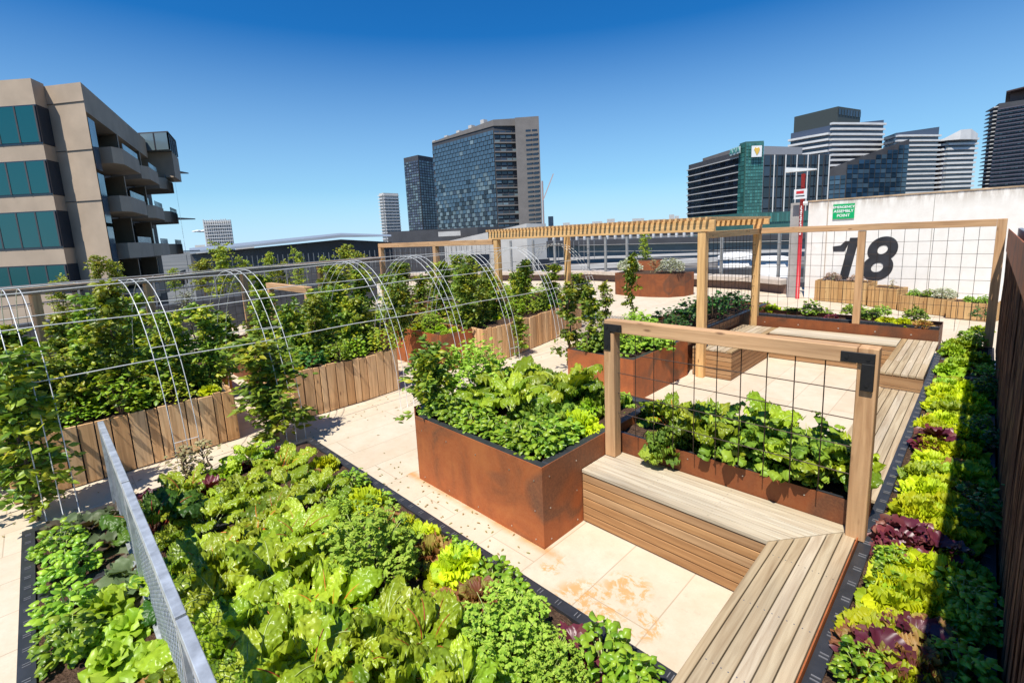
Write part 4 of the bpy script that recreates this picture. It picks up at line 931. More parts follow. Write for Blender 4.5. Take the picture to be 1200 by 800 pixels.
# --- dark podium and ramp
PD = bldg('podium_building', 'low dark podium below the blue chequered tower', 540, 150)
mass('block', DRK, PD, [(455, 150), (560, 140), (640, 150)], ztop(520, 145, 268.5), back=20)
mass('upper_band', CONL, PD, [(514, 139), (540, 137.5)], ztop(520, 139, 271.5), z0=ztop(520, 139, 277), back=2)
RM = bldg('ramp_building', 'pale concrete ramp wall rising behind the pergola', 600, 60)
us = [(520, 66), (578, 60), (617, 57), (617.5, 57), (640, 58)]
mass('wall', CONL, RM, us, [ztop(520, 66, 284), ztop(578, 60, 271), ztop(617, 57, 262), ztop(617.5, 57, 262), ztop(640, 58, 262)], -6, 3)
A_, B_ = fp(552, 61), fp(575, 59.5); faceparts('opening', GL_D, RM, A_, B_, -2.2, .2, 1, 1, .4, .1, .1); A_, B_ = fp(612, 55), fp(640, 56); faceparts('opening', GL_D, RM, A_, B_, -2.5, -.5, 2, 1, .9, .1, .1)
# --- low station-like buildings beyond the parapet
LW = bldg('station_building', 'long low building with white roof bands beyond the parapet', 790, 70)
def band(nm, mat, u0, u1, d0, d1, va, vb, thick=6, dv=-.0445):
    zt0 = ztop(u0, d0, va); zb0 = ztop(u0, d0, vb); zt1 = ztop(u1, d1, va+dv*(u1-u0)); zb1 = ztop(u1, d1, vb+dv*(u1-u0))
    a = fp(u0, d0); b = fp(u1, d1); a2 = a*(1+thick/d0); b2 = b*(1+thick/d1); m = MB()
    m.v = [(a[0], a[1], zb0), (b[0], b[1], zb1), (b2[0], b2[1], zb1), (a2[0], a2[1], zb0), (a[0], a[1], zt0), (b[0], b[1], zt1), (b2[0], b2[1], zt1), (a2[0], a2[1], zt0)]
    m.f = [(3, 2, 1, 0), (4, 5, 6, 7), (0, 1, 5, 4), (2, 3, 7, 6), (1, 2, 6, 5), (3, 0, 4, 7)]; m.mi = [0]*6; return m.build(nm, mat, LW)
band('roof_beam', DRK, 636, 960, 74, 74, 283, 289, 5, -.03)
band('glass_wall', GL_P, 636, 960, 76, 76, 289, 330, 3, -.03)
band('white_roof', CONL, 636, 960, 68, 62, 303, 305.5, .8, -.035)
band('white_roof', CONL, 640, 880, 60, 60, 313, 318, 1.2, -.055)
band('grey_roof', CONG, 640, 960, 59, 59, 318.5, 330, 14, -.03)
band('dark_wall', DRK, 600, 960, 52, 50, 318, 350, 2, -.01)
band('concrete_rail', CONG, 600, 960, 45, 45, 333, 338, 1, -.02)
band('upper_gallery', DRK, 636, 830, 82, 82, 274.5, 283, 5, -.04)
m = MB()
for u in range(640, 830, 9): p = fp(u, 80.5); m = MB(); m.box(p[0]-.18, p[0]+.18, p[1]-.18, p[1]+.18, ztop(u, 80.5, 284-.04*(u-636)), ztop(u, 80.5, 275.8-.04*(u-636))); m.build('column', CONW, LW)
TN = [('white_tent', 'white rounded tent roof behind the pergola post', 864, 55, 4.4, 295, 303), ('white_tent', 'small white tent roof left of the red pole', 906, 50, 4, 299.5, 304), ]
for nm, lab, u, d, wd, va, vb in TN:
    p = fp(u, d); m = MB(); zt_, zb_ = ztop(u, d, va), ztop(u, d, vb); q = [(1, 0), (.9, .5), (.6, .85), (0, 1)]
    for k in range(12):
        a0, a1 = k*math.pi/6, (k+1)*math.pi/6
        for j in range(3):
            r0, r1 = q[j], q[j+1]; f = lambda r, a: (p[0]+wd*.5*r[0]*math.cos(a), p[1]+wd*.5*r[0]*math.sin(a), zb_+(zt_-zb_)*r[1]); m.quad(f(r0, a0), f(r0, a1), f(r1, a1), f(r1, a0))
    m.prism([(p[0]+wd*.45*math.cos(k*math.pi/6), p[1]+wd*.45*math.sin(k*math.pi/6)) for k in range(12)], -12, zb_); tag(m.build(nm, CONW, smooth=True, org=(p[0], p[1], -12)), lab, 'tent')
# --- office with green corner
OG = bldg('office_building', 'dark gridded office block with green glass corner and rooftop signs', 880, 160)
D = 160.; zt = ztop(868, D, 176); zl = ztop(806, D*1.2, 196)
pts = mass('block', DRK, OG, [(806, D*1.2), (869, D)], zt, back=25)
m = MB(); face(m, pts[0], pts[1], 4, zt-1.5, 14, 9, .35, .18, .5); m.build('glass_facade', GL_D, OG); floors(OG, pts[0], pts[1], 4, zt-1, 9, CONL, .9, .3, 'sun_shade')
zt2 = ztop(880, D*.985, 166); pts = mass('green_corner', TEALM, OG, [(864, D*1.005), (871, D*.985), (891.5, D*.985)], zt2, back=20)
m = MB(); face(m, pts[0], pts[1], 3, zt2-.5, 2, 18, .3, .15, .2); face(m, pts[1], pts[2], 3, zt2-.5, 7, 24, .3, .15, .2); m.build('glass_facade', GL_G, OG)
mass('roof_parapet', CONG, OG, [(822, D*1.17), (868, D*1.01)], ztop(868, D*1.01, 171), z0=zt+.01, back=20)
pts = mass('block', DRK, OG, [(891.5, D*1.0), (968, D*1.04)], ztop(892, D, 181.5), back=25)
m = MB(); face(m, pts[0], pts[1], 4, ztop(892, D, 182), 10, 6, .3, .5, .45); m.build('glass_facade', GL_D, OG)
m = MB()
for k in range(7): p = pts[0]+(pts[1]-pts[0])*(k/6.); m = MB(); m.box(p[0]*.992-.14, p[0]*.992+.14, p[1]*.992-.14, p[1]*.992+.14, -2, ztop(892, D, 182.5)); m.build('mullion', CONW, OG)
mass('roof_plant', plain('louvre_grey', (.30, .30, .31), .6), OG, [(892, D*1.05), (936, D*1.09)], ztop(892, D*1.05, 171.5), z0=10, back=10)
band2 = mass('green_base', TEALM, OG, [(806, D*1.15), (868, D*.97), (960, D*1.0)], ztop(868, D*.97, 250), back=3)
m = MB(); face(m, band2[1], band2[2], ztop(868, D*.97, 262), ztop(868, D*.97, 251), 34, 1, .3, .2, .2); m.build('fins', GL_G, OG)
A_ = fp(872, D*.98); B_ = fp(890.5, D*.98); dn = (B_-A_)/math.hypot(*(B_-A_)); nn = np.array([dn[1], -dn[0]]); nn = nn if np.dot(nn, -A_) > 0 else -nn
def plate(m, ua, ub, va, vb, dep, out=.6, mi=0):
    a = A_+dn*0; zt_, zb_ = ztop(ua, dep, va), ztop(ua, dep, vb); pa = fp(ua, dep)+nn*out; pb = fp(ub, dep)+nn*out
    m.prism([tuple(pa), tuple(pb), tuple(pb-nn*.3), tuple(pa-nn*.3)], zb_, zt_, mi); return pa, pb, zb_, zt_
m = MB(); pa, pb, zb_, zt_ = plate(m, 876.6, 888, 172, 185, D*.982, .9); sb = m.build('sign_board', WHT, OG)
ang = math.atan2(dn[1], dn[0]); 
YEL = plain('yellow_emblem', (.75, .47, .08), .5)
mid = (pa+pb)/2; zc = (zb_+zt_)/2; s_ = (zt_-zb_)*.36; m = MB(); poly = [(-.75, .5), (-.45, 1), (0, .75), (.45, 1), (.75, .5), (.45, -.3), (0, -1)]
i0 = len(m.v)
for o_ in (.02, .12):
    for (a, b) in poly: m.v.append((mid[0]+dn[0]*a*s_+nn[0]*o_, mid[1]+dn[1]*a*s_+nn[1]*o_, zc+b*s_))
m.f = [tuple(range(7, 14)), tuple(range(6, -1, -1))]+[(k, (k+1) % 7, 7+(k+1) % 7, 7+k) for k in range(7)]; m.mi = [0]*9; m.build('emblem', YEL, sb, org=world_loc(OG))
m = MB(); a = fp(857, D*1.028); b = fp(868, D*.992); d2 = (b-a)/math.hypot(*(b-a)); n2_ = np.array([d2[1], -d2[0]]); n2_ = n2_ if np.dot(n2_, -a) > 0 else -n2_
a = a+n2_*1.2; b = b+n2_*1.2; z0_, z1_ = ztop(862, D, 180.5), ztop(862, D, 172.5); m.prism([tuple(a), tuple(b), tuple(b-n2_*.3), tuple(a-n2_*.3)], z0_, z1_); sb = m.build('sign_board', plain('sign_pale', (.55, .66, .62), .5), OG)
mm = (a+b)/2+n2_*.1; text('AXA', (z1_-z0_)*1.05, (mm[0], mm[1], (z0_+z1_)/2), (math.pi/2, 0, math.atan2(d2[1], d2[0])), plain('teal_letter', (.10, .34, .28), .5), OG, 'lettering', .05, .05, 0, 1.35)
# --- balcony towers
BT = bldg('apartment_tower', 'tower with curved white balcony bands and dark rooftop box', 970, 230)
D = 230.; zt = ztop(925, D*1.03, 166-16); pts = mass('block', GL_V, BT, [(922, D*1.06), (966, D), (1027, D*1.03)], [ztop(925, D*1.06, 157), ztop(966, D, 148), ztop(1025, D*1.03, 142)], back=25)
floors(BT, pts[0], pts[1], 8, ztop(935, D, 157), 14, CONW, 1.8, .9, 'balcony_band', .25); floors(BT, pts[1], pts[2], 22, ztop(1000, D, 143), 11, CONW, 1.8, .9, 'balcony_band', .3)
pp = mass('rooftop_box', plain('dark_green_box', (.05, .06, .055), .6), BT, [(925, D*1.1), (974, D*1.02), (1000, D*1.06)], ztop(974, D*1.02, 126), z0=30, back=20)
m = MB(); face(m, pp[1], pp[2], ztop(974, D*1.02, 136), ztop(974, D*1.02, 128), 8, 1, .3, .6, .4); m.build('louvres', GL_D, BT)
BG = bldg('office_building', 'dark blue glass block below the balcony towers', 1000, 200)
pts = mass('block', DRK, BG, [(950, 205), (988, 200), (1058, 206)], [ztop(950, 205, 206), ztop(988, 200, 190), ztop(1058, 206, 164)], back=15)
m = MB(); zq = ztop(988, 200, 192); face(m, pts[0], pts[1], 6, ztop(950, 205, 208), 6, 8, .3, .3, .3, pick=lambda i, j: rnd.choice((0, 0, 1))); zr = ztop(1058, 206, 165); face(m, pts[1], pts[2], 6, zr, 11, 15, .3, .3, .3, drop=lambda i, j: 6+(zr-6)*(j+1)/15 > zq+(zr-zq)*i/11, pick=lambda i, j: rnd.choice((0, 0, 1))); m.build('glass_facade', [glass('navy_glass', (.02, .05, .09), .12, .4), GL_B], BG)
BU = bldg('apartment_tower', 'tower with straight white balcony bands and slanted dark roof', 1070, 220)
D = 220; pts = mass('block', GL_V, BU, [(1030, D*1.04), (1042, D), (1091, D*1.02)], [ztop(1026, D, 158), ztop(1042, D, 157), ztop(1092, D*1.02, 150)], back=25)
floors(BU, pts[0], pts[1], 6, ztop(1042, D, 159), 16, GL_B, .5, 1.6, 'glass_band'); floors(BU, pts[1], pts[2], 6, ztop(1065, D, 158), 16, CONW, 1.3, .75, 'balcony_band', .05)
BV = bldg('apartment_tower', 'white banded tower with pale rounded roof, right of the slanted roof', 1110, 225)
D = 225; pts = mass('block', GL_V, BV, [(1088, D*1.02), (1100, D), (1134, D*1.01)], ztop(1110, D, 164), back=20)
floors(BV, pts[0], pts[1], 6, ztop(1110, D, 163), 15, CONW, 1.4, .9, 'balcony_band', .1); floors(BV, pts[1], pts[2], 6, ztop(1110, D, 163), 15, CONW, 1.4, .9, 'balcony_band', .1)
mass('roof', CONW, BV, [(1090, D), (1102, D*.99), (1116, D*.985), (1128, D*.99), (1136, D)], [ztop(1090, D, 167.5), ztop(1102, D, 162), ztop(1116, D, 155), ztop(1128, D, 153.5), ztop(1137, D, 158)], z0=ztop(1110, D, 166), back=15)
BW = bldg('apartment_tower', 'tall dark tower with flared flat cap at the right edge', 1180, 170)
D = 170; zt = ztop(1150, D, 127); pts = mass('block', DRK, BW, [(1147, D*1.03), (1156, D*.99), (1230, D*.92)], [ztop(1150, D, 128), ztop(1156, D, 125), ztop(1230, D*.92, 113)], back=25)
m = MB(); face(m, pts[1], pts[2], 4, zt-1, 16, 26, .3, .15, .5, pick=lambda i, j: rnd.choice((0, 0, 0, 1))); m.build('glass_facade', [GL_V, GL_P], BW); floors(BW, pts[1], pts[2], 4, zt-1, 26, plain('plum_slab', (.10, .09, .115), .6), .8, .35); floors(BW, pts[0], pts[1], 4, zt, 26, CONL, 1.2, .3, 'balcony_band')
mass('flared_cap', plain('cap_brown', (.10, .065, .06), .6), BW, [(1163, D*.99), (1230, D*.9)], ztop(1163, D, 111), z0=ztop(1163, D, 112.5), back=25); mass('cap_neck', plain('cap_brown2', (.12, .07, .06), .6), BW, [(1168, D), (1235, D*.92)], ztop(1163, D, 112.6), z0=zt-4, back=15)
# --- left concrete flats
LFt = thing('concrete_flats', 'beige concrete apartment block with teal windows and stepped balconies at left', 'building', (*fp(80, 34), -12))
Db = 30.5
zt = ztop(40, Db, 99)
pts = mass('bay', CON, LFt, [(-70, Db*1.02), (76, Db), (89, Db*1.035)], zt, back=6)
n_win = 0
for (va, vb) in ((128, 172), (190, 230), (248, 292), (311, 345)):
    zb, zt_ = ztop(40, Db, vb), ztop(40, Db, va); m = MB()
    A_, B_ = pts[0], pts[1]; d = (B_-A_)/math.hypot(*(B_-A_)); nn = np.array([d[1], -d[0]]); nn = nn if np.dot(nn, -A_) > 0 else -nn
    # recess strip: dark band wraps the corner
    a = A_+nn*.03; b = B_+nn*.03; c2 = pts[2]; d3 = (c2-B_)/math.hypot(*(c2-B_)); n3 = np.array([d3[1], -d3[0]]); n3 = n3 if np.dot(n3, d) > 0 else -n3
    m.prism([tuple(a), tuple(b+d*.03), tuple(B_+n3*.03), tuple(c2+n3*.03), tuple(c2-nn*.2), tuple(A_-nn*.2)], zb, zt_); m.build('window_band', GL_D, LFt)
    Ln = math.hypot(*(B_-A_)); pw = 1.32
    for k in range(6):
        s1 = Ln-.12-k*pw; p = A_+d*(s1-pw+.12)+nn*.07; q = A_+d*s1+nn*.07
        m = MB(); m.prism([tuple(p), tuple(q), tuple(q-nn*.04), tuple(p-nn*.04)], zb+.12, zt_-.08); wn = m.build('window', GL_T, LFt)
        m = MB(); m.prism([tuple(q+nn*.02), tuple(q+d*.1+nn*.02), tuple(q+d*.1-nn*.02), tuple(q-nn*.02)], zb+.1, zt_-.06); m.build('frame', DRK, wn, org=world_loc(LFt))
pts = mass('pier', CON, LFt, [(88, Db*1.035), (130, Db*1.02)], ztop(100, Db*1.06, 110), back=4)
for v_ in (136, 186, 240):
    z = ztop(110, Db*1.1, v_); m = MB(); A_, B_ = pts; m.beam((*(A_*.999), z), (*(B_*.999), z), .04, .03); m.build('joint', DRK, LFt)
# receding side facade
Pa, Pb = fp(130, Db*1.02), fp(205, 53.); d = (Pb-Pa)/math.hypot(*(Pb-Pa)); nn = np.array([d[1], -d[0]]); nn = nn if np.dot(nn, -Pa) > 0 else -nn; inw = (pts[0]-Pa); inw = inw/math.hypot(*inw)+d*.2; nb = -inw/math.hypot(*inw); Ls = math.hypot(*(Pb-Pa)); ztp = ztop(100, Db*1.06, 110)
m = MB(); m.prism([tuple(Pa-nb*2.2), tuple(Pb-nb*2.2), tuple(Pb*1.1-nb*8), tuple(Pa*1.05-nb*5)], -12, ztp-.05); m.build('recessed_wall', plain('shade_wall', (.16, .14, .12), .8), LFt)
m = MB(); m.prism([tuple(Pa), tuple(Pa+d*Ls*.72), tuple(Pa+d*Ls*.72-nb*2.1), tuple(Pa-nb*2.1)], ztp-1.7, ztp); m.build('parapet', CON, LFt)
p = Pa+d*Ls*.735; m = MB(); m.prism([tuple(p-nb*2), tuple(p+nn*1.9), tuple(p+d*4+nn*1.9), tuple(p+d*4-nb*2)], ztp-3.4, ztp-1.0); m.build('upper_wall', CON, LFt)
fl = [hgt(*Pa, 131, 181.), hgt(*Pa, 131, 229.), hgt(*Pa, 131, 277.)]
st = ztp-fl[0]
zf = [ztp-1.75-2.75, ztp-1.75-2.75-3.15, ztp-1.75-2.75-6.3, ztp-1.75-2.75-9.45]
for fi, z in enumerate(zf):
    for bi, (s0, s1) in enumerate(((.05, .27), (.38, .56), (.68, .88))):
        p, q = Pa+d*Ls*s0, Pa+d*Ls*s1; o0, o1 = nn*1.0, nn*1.15
        m = MB(); m.prism([tuple(p-nb*2.1), tuple(p+nn*.7), tuple(p+d*.7+o1), tuple(q+o1), tuple(q-nb*2.1)], z-.12, z); m.prism([tuple(p-nb*2.1), tuple(p+nn*.7), tuple(p+d*.7+o1), tuple(q+o1), tuple(q+o1-nn*.2), tuple(p+d*.75+o1-nn*.2), tuple(p+d*.15+nn*.6), tuple(p+d*.15-nb*2.1)], z, z+.92)
        b = m.build('balcony', CON, LFt)
        m = MB(); m.prism([tuple(p+d*1.2+o1-nn*.05), tuple(q+o1-nn*.05), tuple(q+o1-nn*.08), tuple(p+d*1.2+o1-nn*.08)], z+.93, z+1.35); m.build('glass_rail', GL_P, b, org=world_loc(LFt))
        m = MB(); face(m, p-nb*2.1, q-nb*2.1, z+.05, z+2.7, 3, 1, .12, .3, .1, pick=lambda i, j: (i+bi) % 2); m.build('window', [GL_T, GL_D], LFt)
        if bi < 2:
            m = MB(); e = q+d*Ls*.012; m.prism([tuple(e-nb*2.1), tuple(e+nn*.0), tuple(e+nn*.0+d*.25), tuple(e-nb*2.1+d*.25)], z, z+2.9); m.build('fin_wall', CON, LFt)
q0, q1, q2, q3 = p-nb*4, p+nn*1.95, p+d*4.6+nn*1.95, p+d*4.6-nb*4
m = MB(); m.prism([tuple(x) for x in (q0, q1, q2, q3)], ztp-.98, ztp+.55); m.build('penthouse', GL_P, LFt)
m = MB(); m.prism([tuple(x) for x in (q0, q1+nn*.06, q2+nn*.06, q3)], ztp+.56, ztp+.68); m.build('penthouse_roof', DRK, LFt)
for A_, B_ in ((q0, q1), (q1, q2)):
    for k in range(5):
        c2 = A_+(B_-A_)*k/4; m = MB(); m.box(c2[0]-.06, c2[0]+.06, c2[1]-.06, c2[1]+.06, ztp-.98, ztp+.555); m.build('frame', DRK, LFt)
m = MB(); face(m, p+nn*1.9, p+d*6+nn*1.2, -4, ztp-3.5, 4, 9, .05, .12, .12); m.build('corner_glazing', GL_B, LFt)
for z in (ztp-1.9, ztp-7.0, ztp-10.6): 
    m = MB(); p = Pa+d*Ls*.88; m.prism([tuple(p), tuple(p+d*Ls*.18+nn*2.2), tuple(p+d*Ls*.18-nn*3), tuple(p-nn*3)], z-.12, z+.0); m.build('awning', plain('awning_grey', (.2, .19, .18), .6), LFt)
faceparts('slit_window', GL_B, LFt, Pa+d*.05, Pa+d*1.5, -6, ztp-1.9, 1, 5, .02, .1, .25)
# distant skyline blocks
for i, (u, wd, v_, dep) in enumerate(((646, 6, 253.5, 260), (664, 8, 261, 900), (700, 12, 259.5, 900), (716, 9, 256.5, 1000), (728, 8, 259, 900), (748, 14, 256, 950), (787, 6, 251.5, 900), (793, 5, 253, 950), (770, 20, 257, 1200), (680, 30, 262.5, 1100), (235, 12, 287, 600), (287, 22, 286, 500))):
    o = bldg('distant_building', 'tiny pale building on the far skyline, %s from the left' % ORD[[10, 0][0] if False else sorted([646, 664, 700, 716, 728, 748, 787, 793, 770, 680, 235, 287]).index(u)], u, dep); mass('block', CONL, o, [(u-wd/2, dep), (u+wd/2, dep)], ztop(u, dep, v_), back=20)
# crane
CR = bldg('tower_crane', 'thin construction crane beside the blue chequered tower', 637, 300); p = fp(637.5, 300); m = MB(); zt = ztop(637, 300, 212); m.beam((p[0], p[1], -12), (p[0], p[1], zt), .8, .8); m.beam((p[0], p[1], zt-12), (p[0]+5, p[1]+5, zt+4), .6, .6); m.build('mast', plain('crane_red', (.5, .4, .38), .6), CR)
# small cloud
cm = NT('cloud'); cm.col((.8, .8, .8)); cm.set(1.); p = fp(238, 3000); cr = random.Random(2); m = LM()
for k in range(14):
    c_ = np.array([p[0], p[1], ztop(237, 3000, 271)])+np.array([cr.uniform(-30, 30), cr.uniform(-30, 30), cr.uniform(-3, 3)]); r = cr.uniform(7, 14)
    th = np.linspace(0, np.pi, 7); ph = np.linspace(0, 2*np.pi, 11); TH, PHI = np.meshgrid(th, ph, indexing='ij')
    P = np.stack([np.sin(TH)*np.cos(PHI)*r*1.4, np.sin(TH)*np.sin(PHI)*r*1.4, np.cos(TH)*r*.5], -1).reshape(-1, 3)+c_; i = np.arange(77).reshape(7, 11); m.add(P, np.stack([i[:-1, :-1], i[:-1, 1:], i[1:, 1:], i[1:, :-1]], -1).reshape(-1, 4))
o = bpy.data.objects.new('cloud', m.mesh('cloud', [cm.m])); COL.objects.link(o); o['kind'] = 'structure'
# ------------------------------------------------------------------ plants
NB = 'in the foreground bed'
bed([('chard_dk', 178, 600, 1.05), ('chard_dk', 205, 655, 1.0), ('chard_gr', 240, 590, 1.0), ('chard_or', 250, 655, 1.1), ('chard_gr', 262, 715, 1.1), ('chard_rd', 215, 560, .95), ('chard_or', 300, 610, 1.05), ('chard_gr', 318, 665, 1.1),
 ('chard_or', 330, 725, 1.1), ('chard_gr', 285, 560, .95), ('chard_rd', 350, 610, 1.0), ('chard_gr', 335, 555, .95), ('chard_or', 385, 700, 1.0), ('chard_rd', 355, 785, 1.0), ('chard_gr', 290, 790, 1.0), ('chard_or', 435, 775, 1.0),
 ('chard_gr', 445, 725, .95), ('chard_rd', 500, 745, .9), ('chard_gr', 500, 790, .95), ('chard_gr', 375, 560, .85), ('chard_or', 330, 530, .8), ('chard_gr', 400, 755, 1.0), ('chard_rd', 250, 760, .9), ('chard_gr', 350, 660, 1.0), ('chard_gr', 290, 520, .75), ('chard_gr', 545, 795, .85)], .08, .34, NB, 'chard plants in the foreground bed')
bed([('parsley', 432, 632, 1.32, 'big feathery parsley clump in the middle of the foreground bed', .40), ('parsley', 592, 735, 1.05, 'parsley clump by the tray rim at the bottom of the photo', .34), ('parsley', 395, 590, .55, 'small parsley clump behind the big one'), ('parsley', 270, 798, .55, 'small parsley beside the galvanised fence foot'), ('parsley', 640, 770, .75, 'small parsley near the bottom tray rim')], .08, .30, NB, None)
bed([('lime', 490, 625, 1.1), ('lime', 535, 668, 1.1), ('lime', 470, 600, .9), ('red', 560, 715, .9), ('red', 505, 705, .9), ('red', 445, 600, .8), ('lime', 650, 770, .9), ('lime', 505, 640, 1.25), ('lime', 520, 662, 1.0), ('lime', 405, 575, 1.1), ('lime', 385, 535, 1.1), ('lime', 362, 545, .9), ('lime', 665, 795, 1.0), ('lime', 198, 788, .8), ('lime', 240, 545, .9), ('red', 540, 702, 1.05), ('red', 520, 690, .8), ('red', 422, 588, .9), ('red', 172, 800, 1.0),
 ('basil', 545, 628, .9), ('basil', 590, 668, 1.1), ('basil', 562, 640, .9), ('basil', 610, 685, .9), ('basil', 708, 768, 1.15), ('basil', 740, 792, 1.0), ('basil', 455, 578, .8), ('basil', 425, 555, .9), ('purple', 690, 782, 1.0), ('purple', 275, 530, .9), ('purple', 312, 508, 1.0), ('purple', 160, 560, 1.0), ('purple', 200, 563, .8), ('green', 265, 545, 1.), ('green', 310, 530, 1.0),
 ('basil', 70, 632, 1.1), ('basil', 80, 660, 1.1), ('basil', 55, 715, 1.15), ('basil', 62, 752, 1.1), ('butter', 120, 700, 1.25), ('butter', 100, 735, 1.3), ('butter', 128, 760, 1.2), ('butter', 150, 722, 1.15), ('butter', 178, 758, 1.15), ('butter', 175, 705, 1.1), ('butter', 128, 685, 1.0),
 ('mustard', 100, 607, 1.15), ('mustard', 130, 625, 1.1), ('mustard', 75, 600, 1.0), ('mustard', 150, 655, 1.1), ('mustard', 138, 590, 1.0), ('mustard', 165, 675, .9), ('dry', 205, 535, 1.0), ('dry', 232, 540, 1.0), ('dry', 222, 560, .8)], .075, .2, NB, 'herbs and lettuces in the foreground bed', up=1.05, lim=(-5.22, 1, -.16, 1.74))
G1 = 'in the large steel planter'
bed([('parsley', 535, 447, 1.15, 'tall parsley at the back left corner of the large steel planter'), ('lime', 565, 466, 1.0), ('lime', 692, 492, 1.15), ('lime', 640, 438, .9), ('red', 556, 482, .85), ('red', 584, 490, .8), ('red', 710, 420, .8),
 ('basil', 515, 482, .95), ('basil', 540, 490, 1.0), ('basil', 572, 498, .95), ('basil', 592, 510, .85), ('basil', 612, 508, 1.0), ('basil', 632, 522, 1.0), ('basil', 655, 512, 1.1), ('basil', 675, 502, .9),
 ('kale', 590, 455, 1.15), ('kale', 620, 480, 1.2), ('kale', 650, 478, 1.15), ('kale', 610, 445, 1.1), ('kale', 640, 455, 1.2), ('kale', 668, 460, 1.2), ('kale', 685, 445, 1.1), ('kale', 700, 465, 1.1), ('kale', 600, 425, 1.0), ('kale', 630, 425, 1.0), ('kale', 660, 430, 1.0), ('kale', 575, 435, 1.0), ('kale', 695, 425, .9), ('green', 650, 415, 1.2), ('green', 570, 420, 1.2), ('basil', 500, 470, .8)], .58, .72, G1, 'plants in the large steel planter', up=1.36, lim=(-3.78, -2.42, 2.60, 3.95))
bed([(('bean', 'chard_gr', 'kale')[(u*7+v) % 3], u, v, s) for u, v, s in ((762, 470, .9), (800, 465, .95), (840, 470, .95), (880, 478, .95), (920, 492, .9), (960, 500, .9), (785, 498, .85), (825, 505, .9), (865, 515, .9), (905, 528, .9), (945, 540, .9), (985, 552, .85), (750, 440, .9), (995, 510, .9), (1030, 545, .5))]+[('kale', 772, 520, .9), ('kale', 830, 520, .8), ('lime', 735, 448, 1.0)], .56, .74, 'in the trough behind the bench', 'plants in the bench trough', up=1.28, lim=(-2.05, -.66, 3.50, 3.9))
RB = 'beside the brushwood screen'
bed([('red', 1035, 775, 1.1), ('red', 1062, 742, 1.1), ('red', 1075, 770, 1.0), ('lime', 1060, 725, .9), ('basil', 992, 770, .7), ('lime', 1030, 735, 1.1), ('red', 1020, 750, 1.0), ('lime', 1050, 790, 1.0), ('red', 1090, 735, 1.0), ('red', 1085, 790, 1.0), ('lime', 1078, 690, 1.15), ('lime', 1055, 680, 1.0), ('lime', 1098, 665, .95), ('basil', 1028, 645, .6), ('basil', 1026, 668, .55), ('lime', 1050, 700, 1.0), ('purple', 1060, 640, .9), ('purple', 1090, 635, 1.0),
 ('purple', 1045, 622, 1.05), ('purple', 1078, 632, 1.1), ('purple', 1106, 628, 1.0), ('purple', 1055, 632, 1.0), ('purple', 1088, 655, 1.0), ('purple', 1095, 648, .9), ('lime', 1078, 590, 1.05), ('lime', 1100, 600, 1.0), ('lime', 1082, 565, 1.0), ('lime', 1108, 565, 1.0), ('lime', 1100, 545, .95), ('green', 1064, 548, .85), ('purple', 1070, 512, .9), ('red', 1092, 515, .9), ('red', 1108, 508, .85), ('red', 1078, 482, .7),
 ('lime', 1082, 492, .95), ('lime', 1108, 490, 1.0), ('lime', 1085, 468, 1.0), ('lime', 1110, 465, 1.0), ('lime', 1092, 450, .95), ('lime', 1120, 445, 1.0), ('green', 1100, 428, 1.1), ('green', 1125, 424, 1.1), ('green', 1102, 408, 1.1), ('green', 1128, 402, 1.1), ('green', 1112, 392, 1.0), ('green', 1132, 386, 1.0), ('green', 1118, 378, 1.0), ('basil', 1140, 372, 1.0)], .435, .52, RB, 'lettuces beside the brushwood screen', up=1.08, lim=(-.23, .12, 1.2, 9.2))
bed([('green', 1145, 420, 1.0), ('green', 1148, 455, 1.0), ('deep', 1140, 505, .45), ('green', 1135, 560, 1.0), ('lime', 1125, 610, 1.0), ('deep', 1150, 600, .35), ('green', 1120, 660, .9), ('basil', 1130, 700, .8), ('basil', 1140, 400, 1.0), ('green', 1150, 385, 1.0), ('basil', 1125, 780, .7), ('deep', 1150, 370, .5)], .435, .50, 'in the screen shade', 'shaded plants by the brushwood screen', up=1.2)
bed([('lime', 905, 358, 1.0), ('lime', 885, 358, .8), ('bean', 950, 362, .55), ('purple', 975, 366, .8), ('bean', 1000, 362, .6), ('bean', 1020, 366, .5), ('lime', 1040, 370, .9), ('lime', 1058, 373, .9), ('bean', 1033, 362, .5), ('red', 1082, 375, .9), ('bean', 1072, 368, .5), ('kale', 930, 360, .7)], .56, .68, 'in the long far trough', 'plants in the far trough', up=1.25)
bedw([('bean', -2.9, 10.6, .8, None), ('bean', -2.2, 10.7, .8, None), ('bean', -3.4, 11.2, .8, None), ('bean', -1.5, 10.8, .6, None), ('bean', -.8, 10.6, .6, None)], .35, 'behind the long far trough', 'bean plants behind the far trough')
bedw([('deep', -3.75, 7.6, .85, None), ('deep', -4.15, 8.0, .9, None), ('deep', -3.75, 8.3, 1.05, None), ('deep', -4.1, 8.8, 1.0, None), ('deep', -3.7, 9.1, 1.1, None), ('deep', -4.1, 9.6, 1.0, None), ('deep', -3.75, 9.9, 1.15, None), ('deep', -4.1, 10.4, 1.0, None), ('deep', -3.7, 10.7, 1.0, None), ('lime', -4.2, 7.4, 1.5, None), ('lime', -3.9, 7.35, 1.4, None)], .53, 'left of the far court', 'plants left of the far court')
bedw([('bean', -3.6, 5.75, .8, None), ('bean', -3.6, 6.2, .8, None), ('bean', -3.65, 6.65, .8, None), ('bean', -4.0, 5.9, .7, None), ('basil', -4.1, 5.65, 1.3, None), ('kale', -4.0, 6.4, 1.1, None), ('parsley', -4.05, 6.85, 1.1, None)], .55, 'in the steel planter beyond the trellis', 'plants in the planter beyond the trellis')
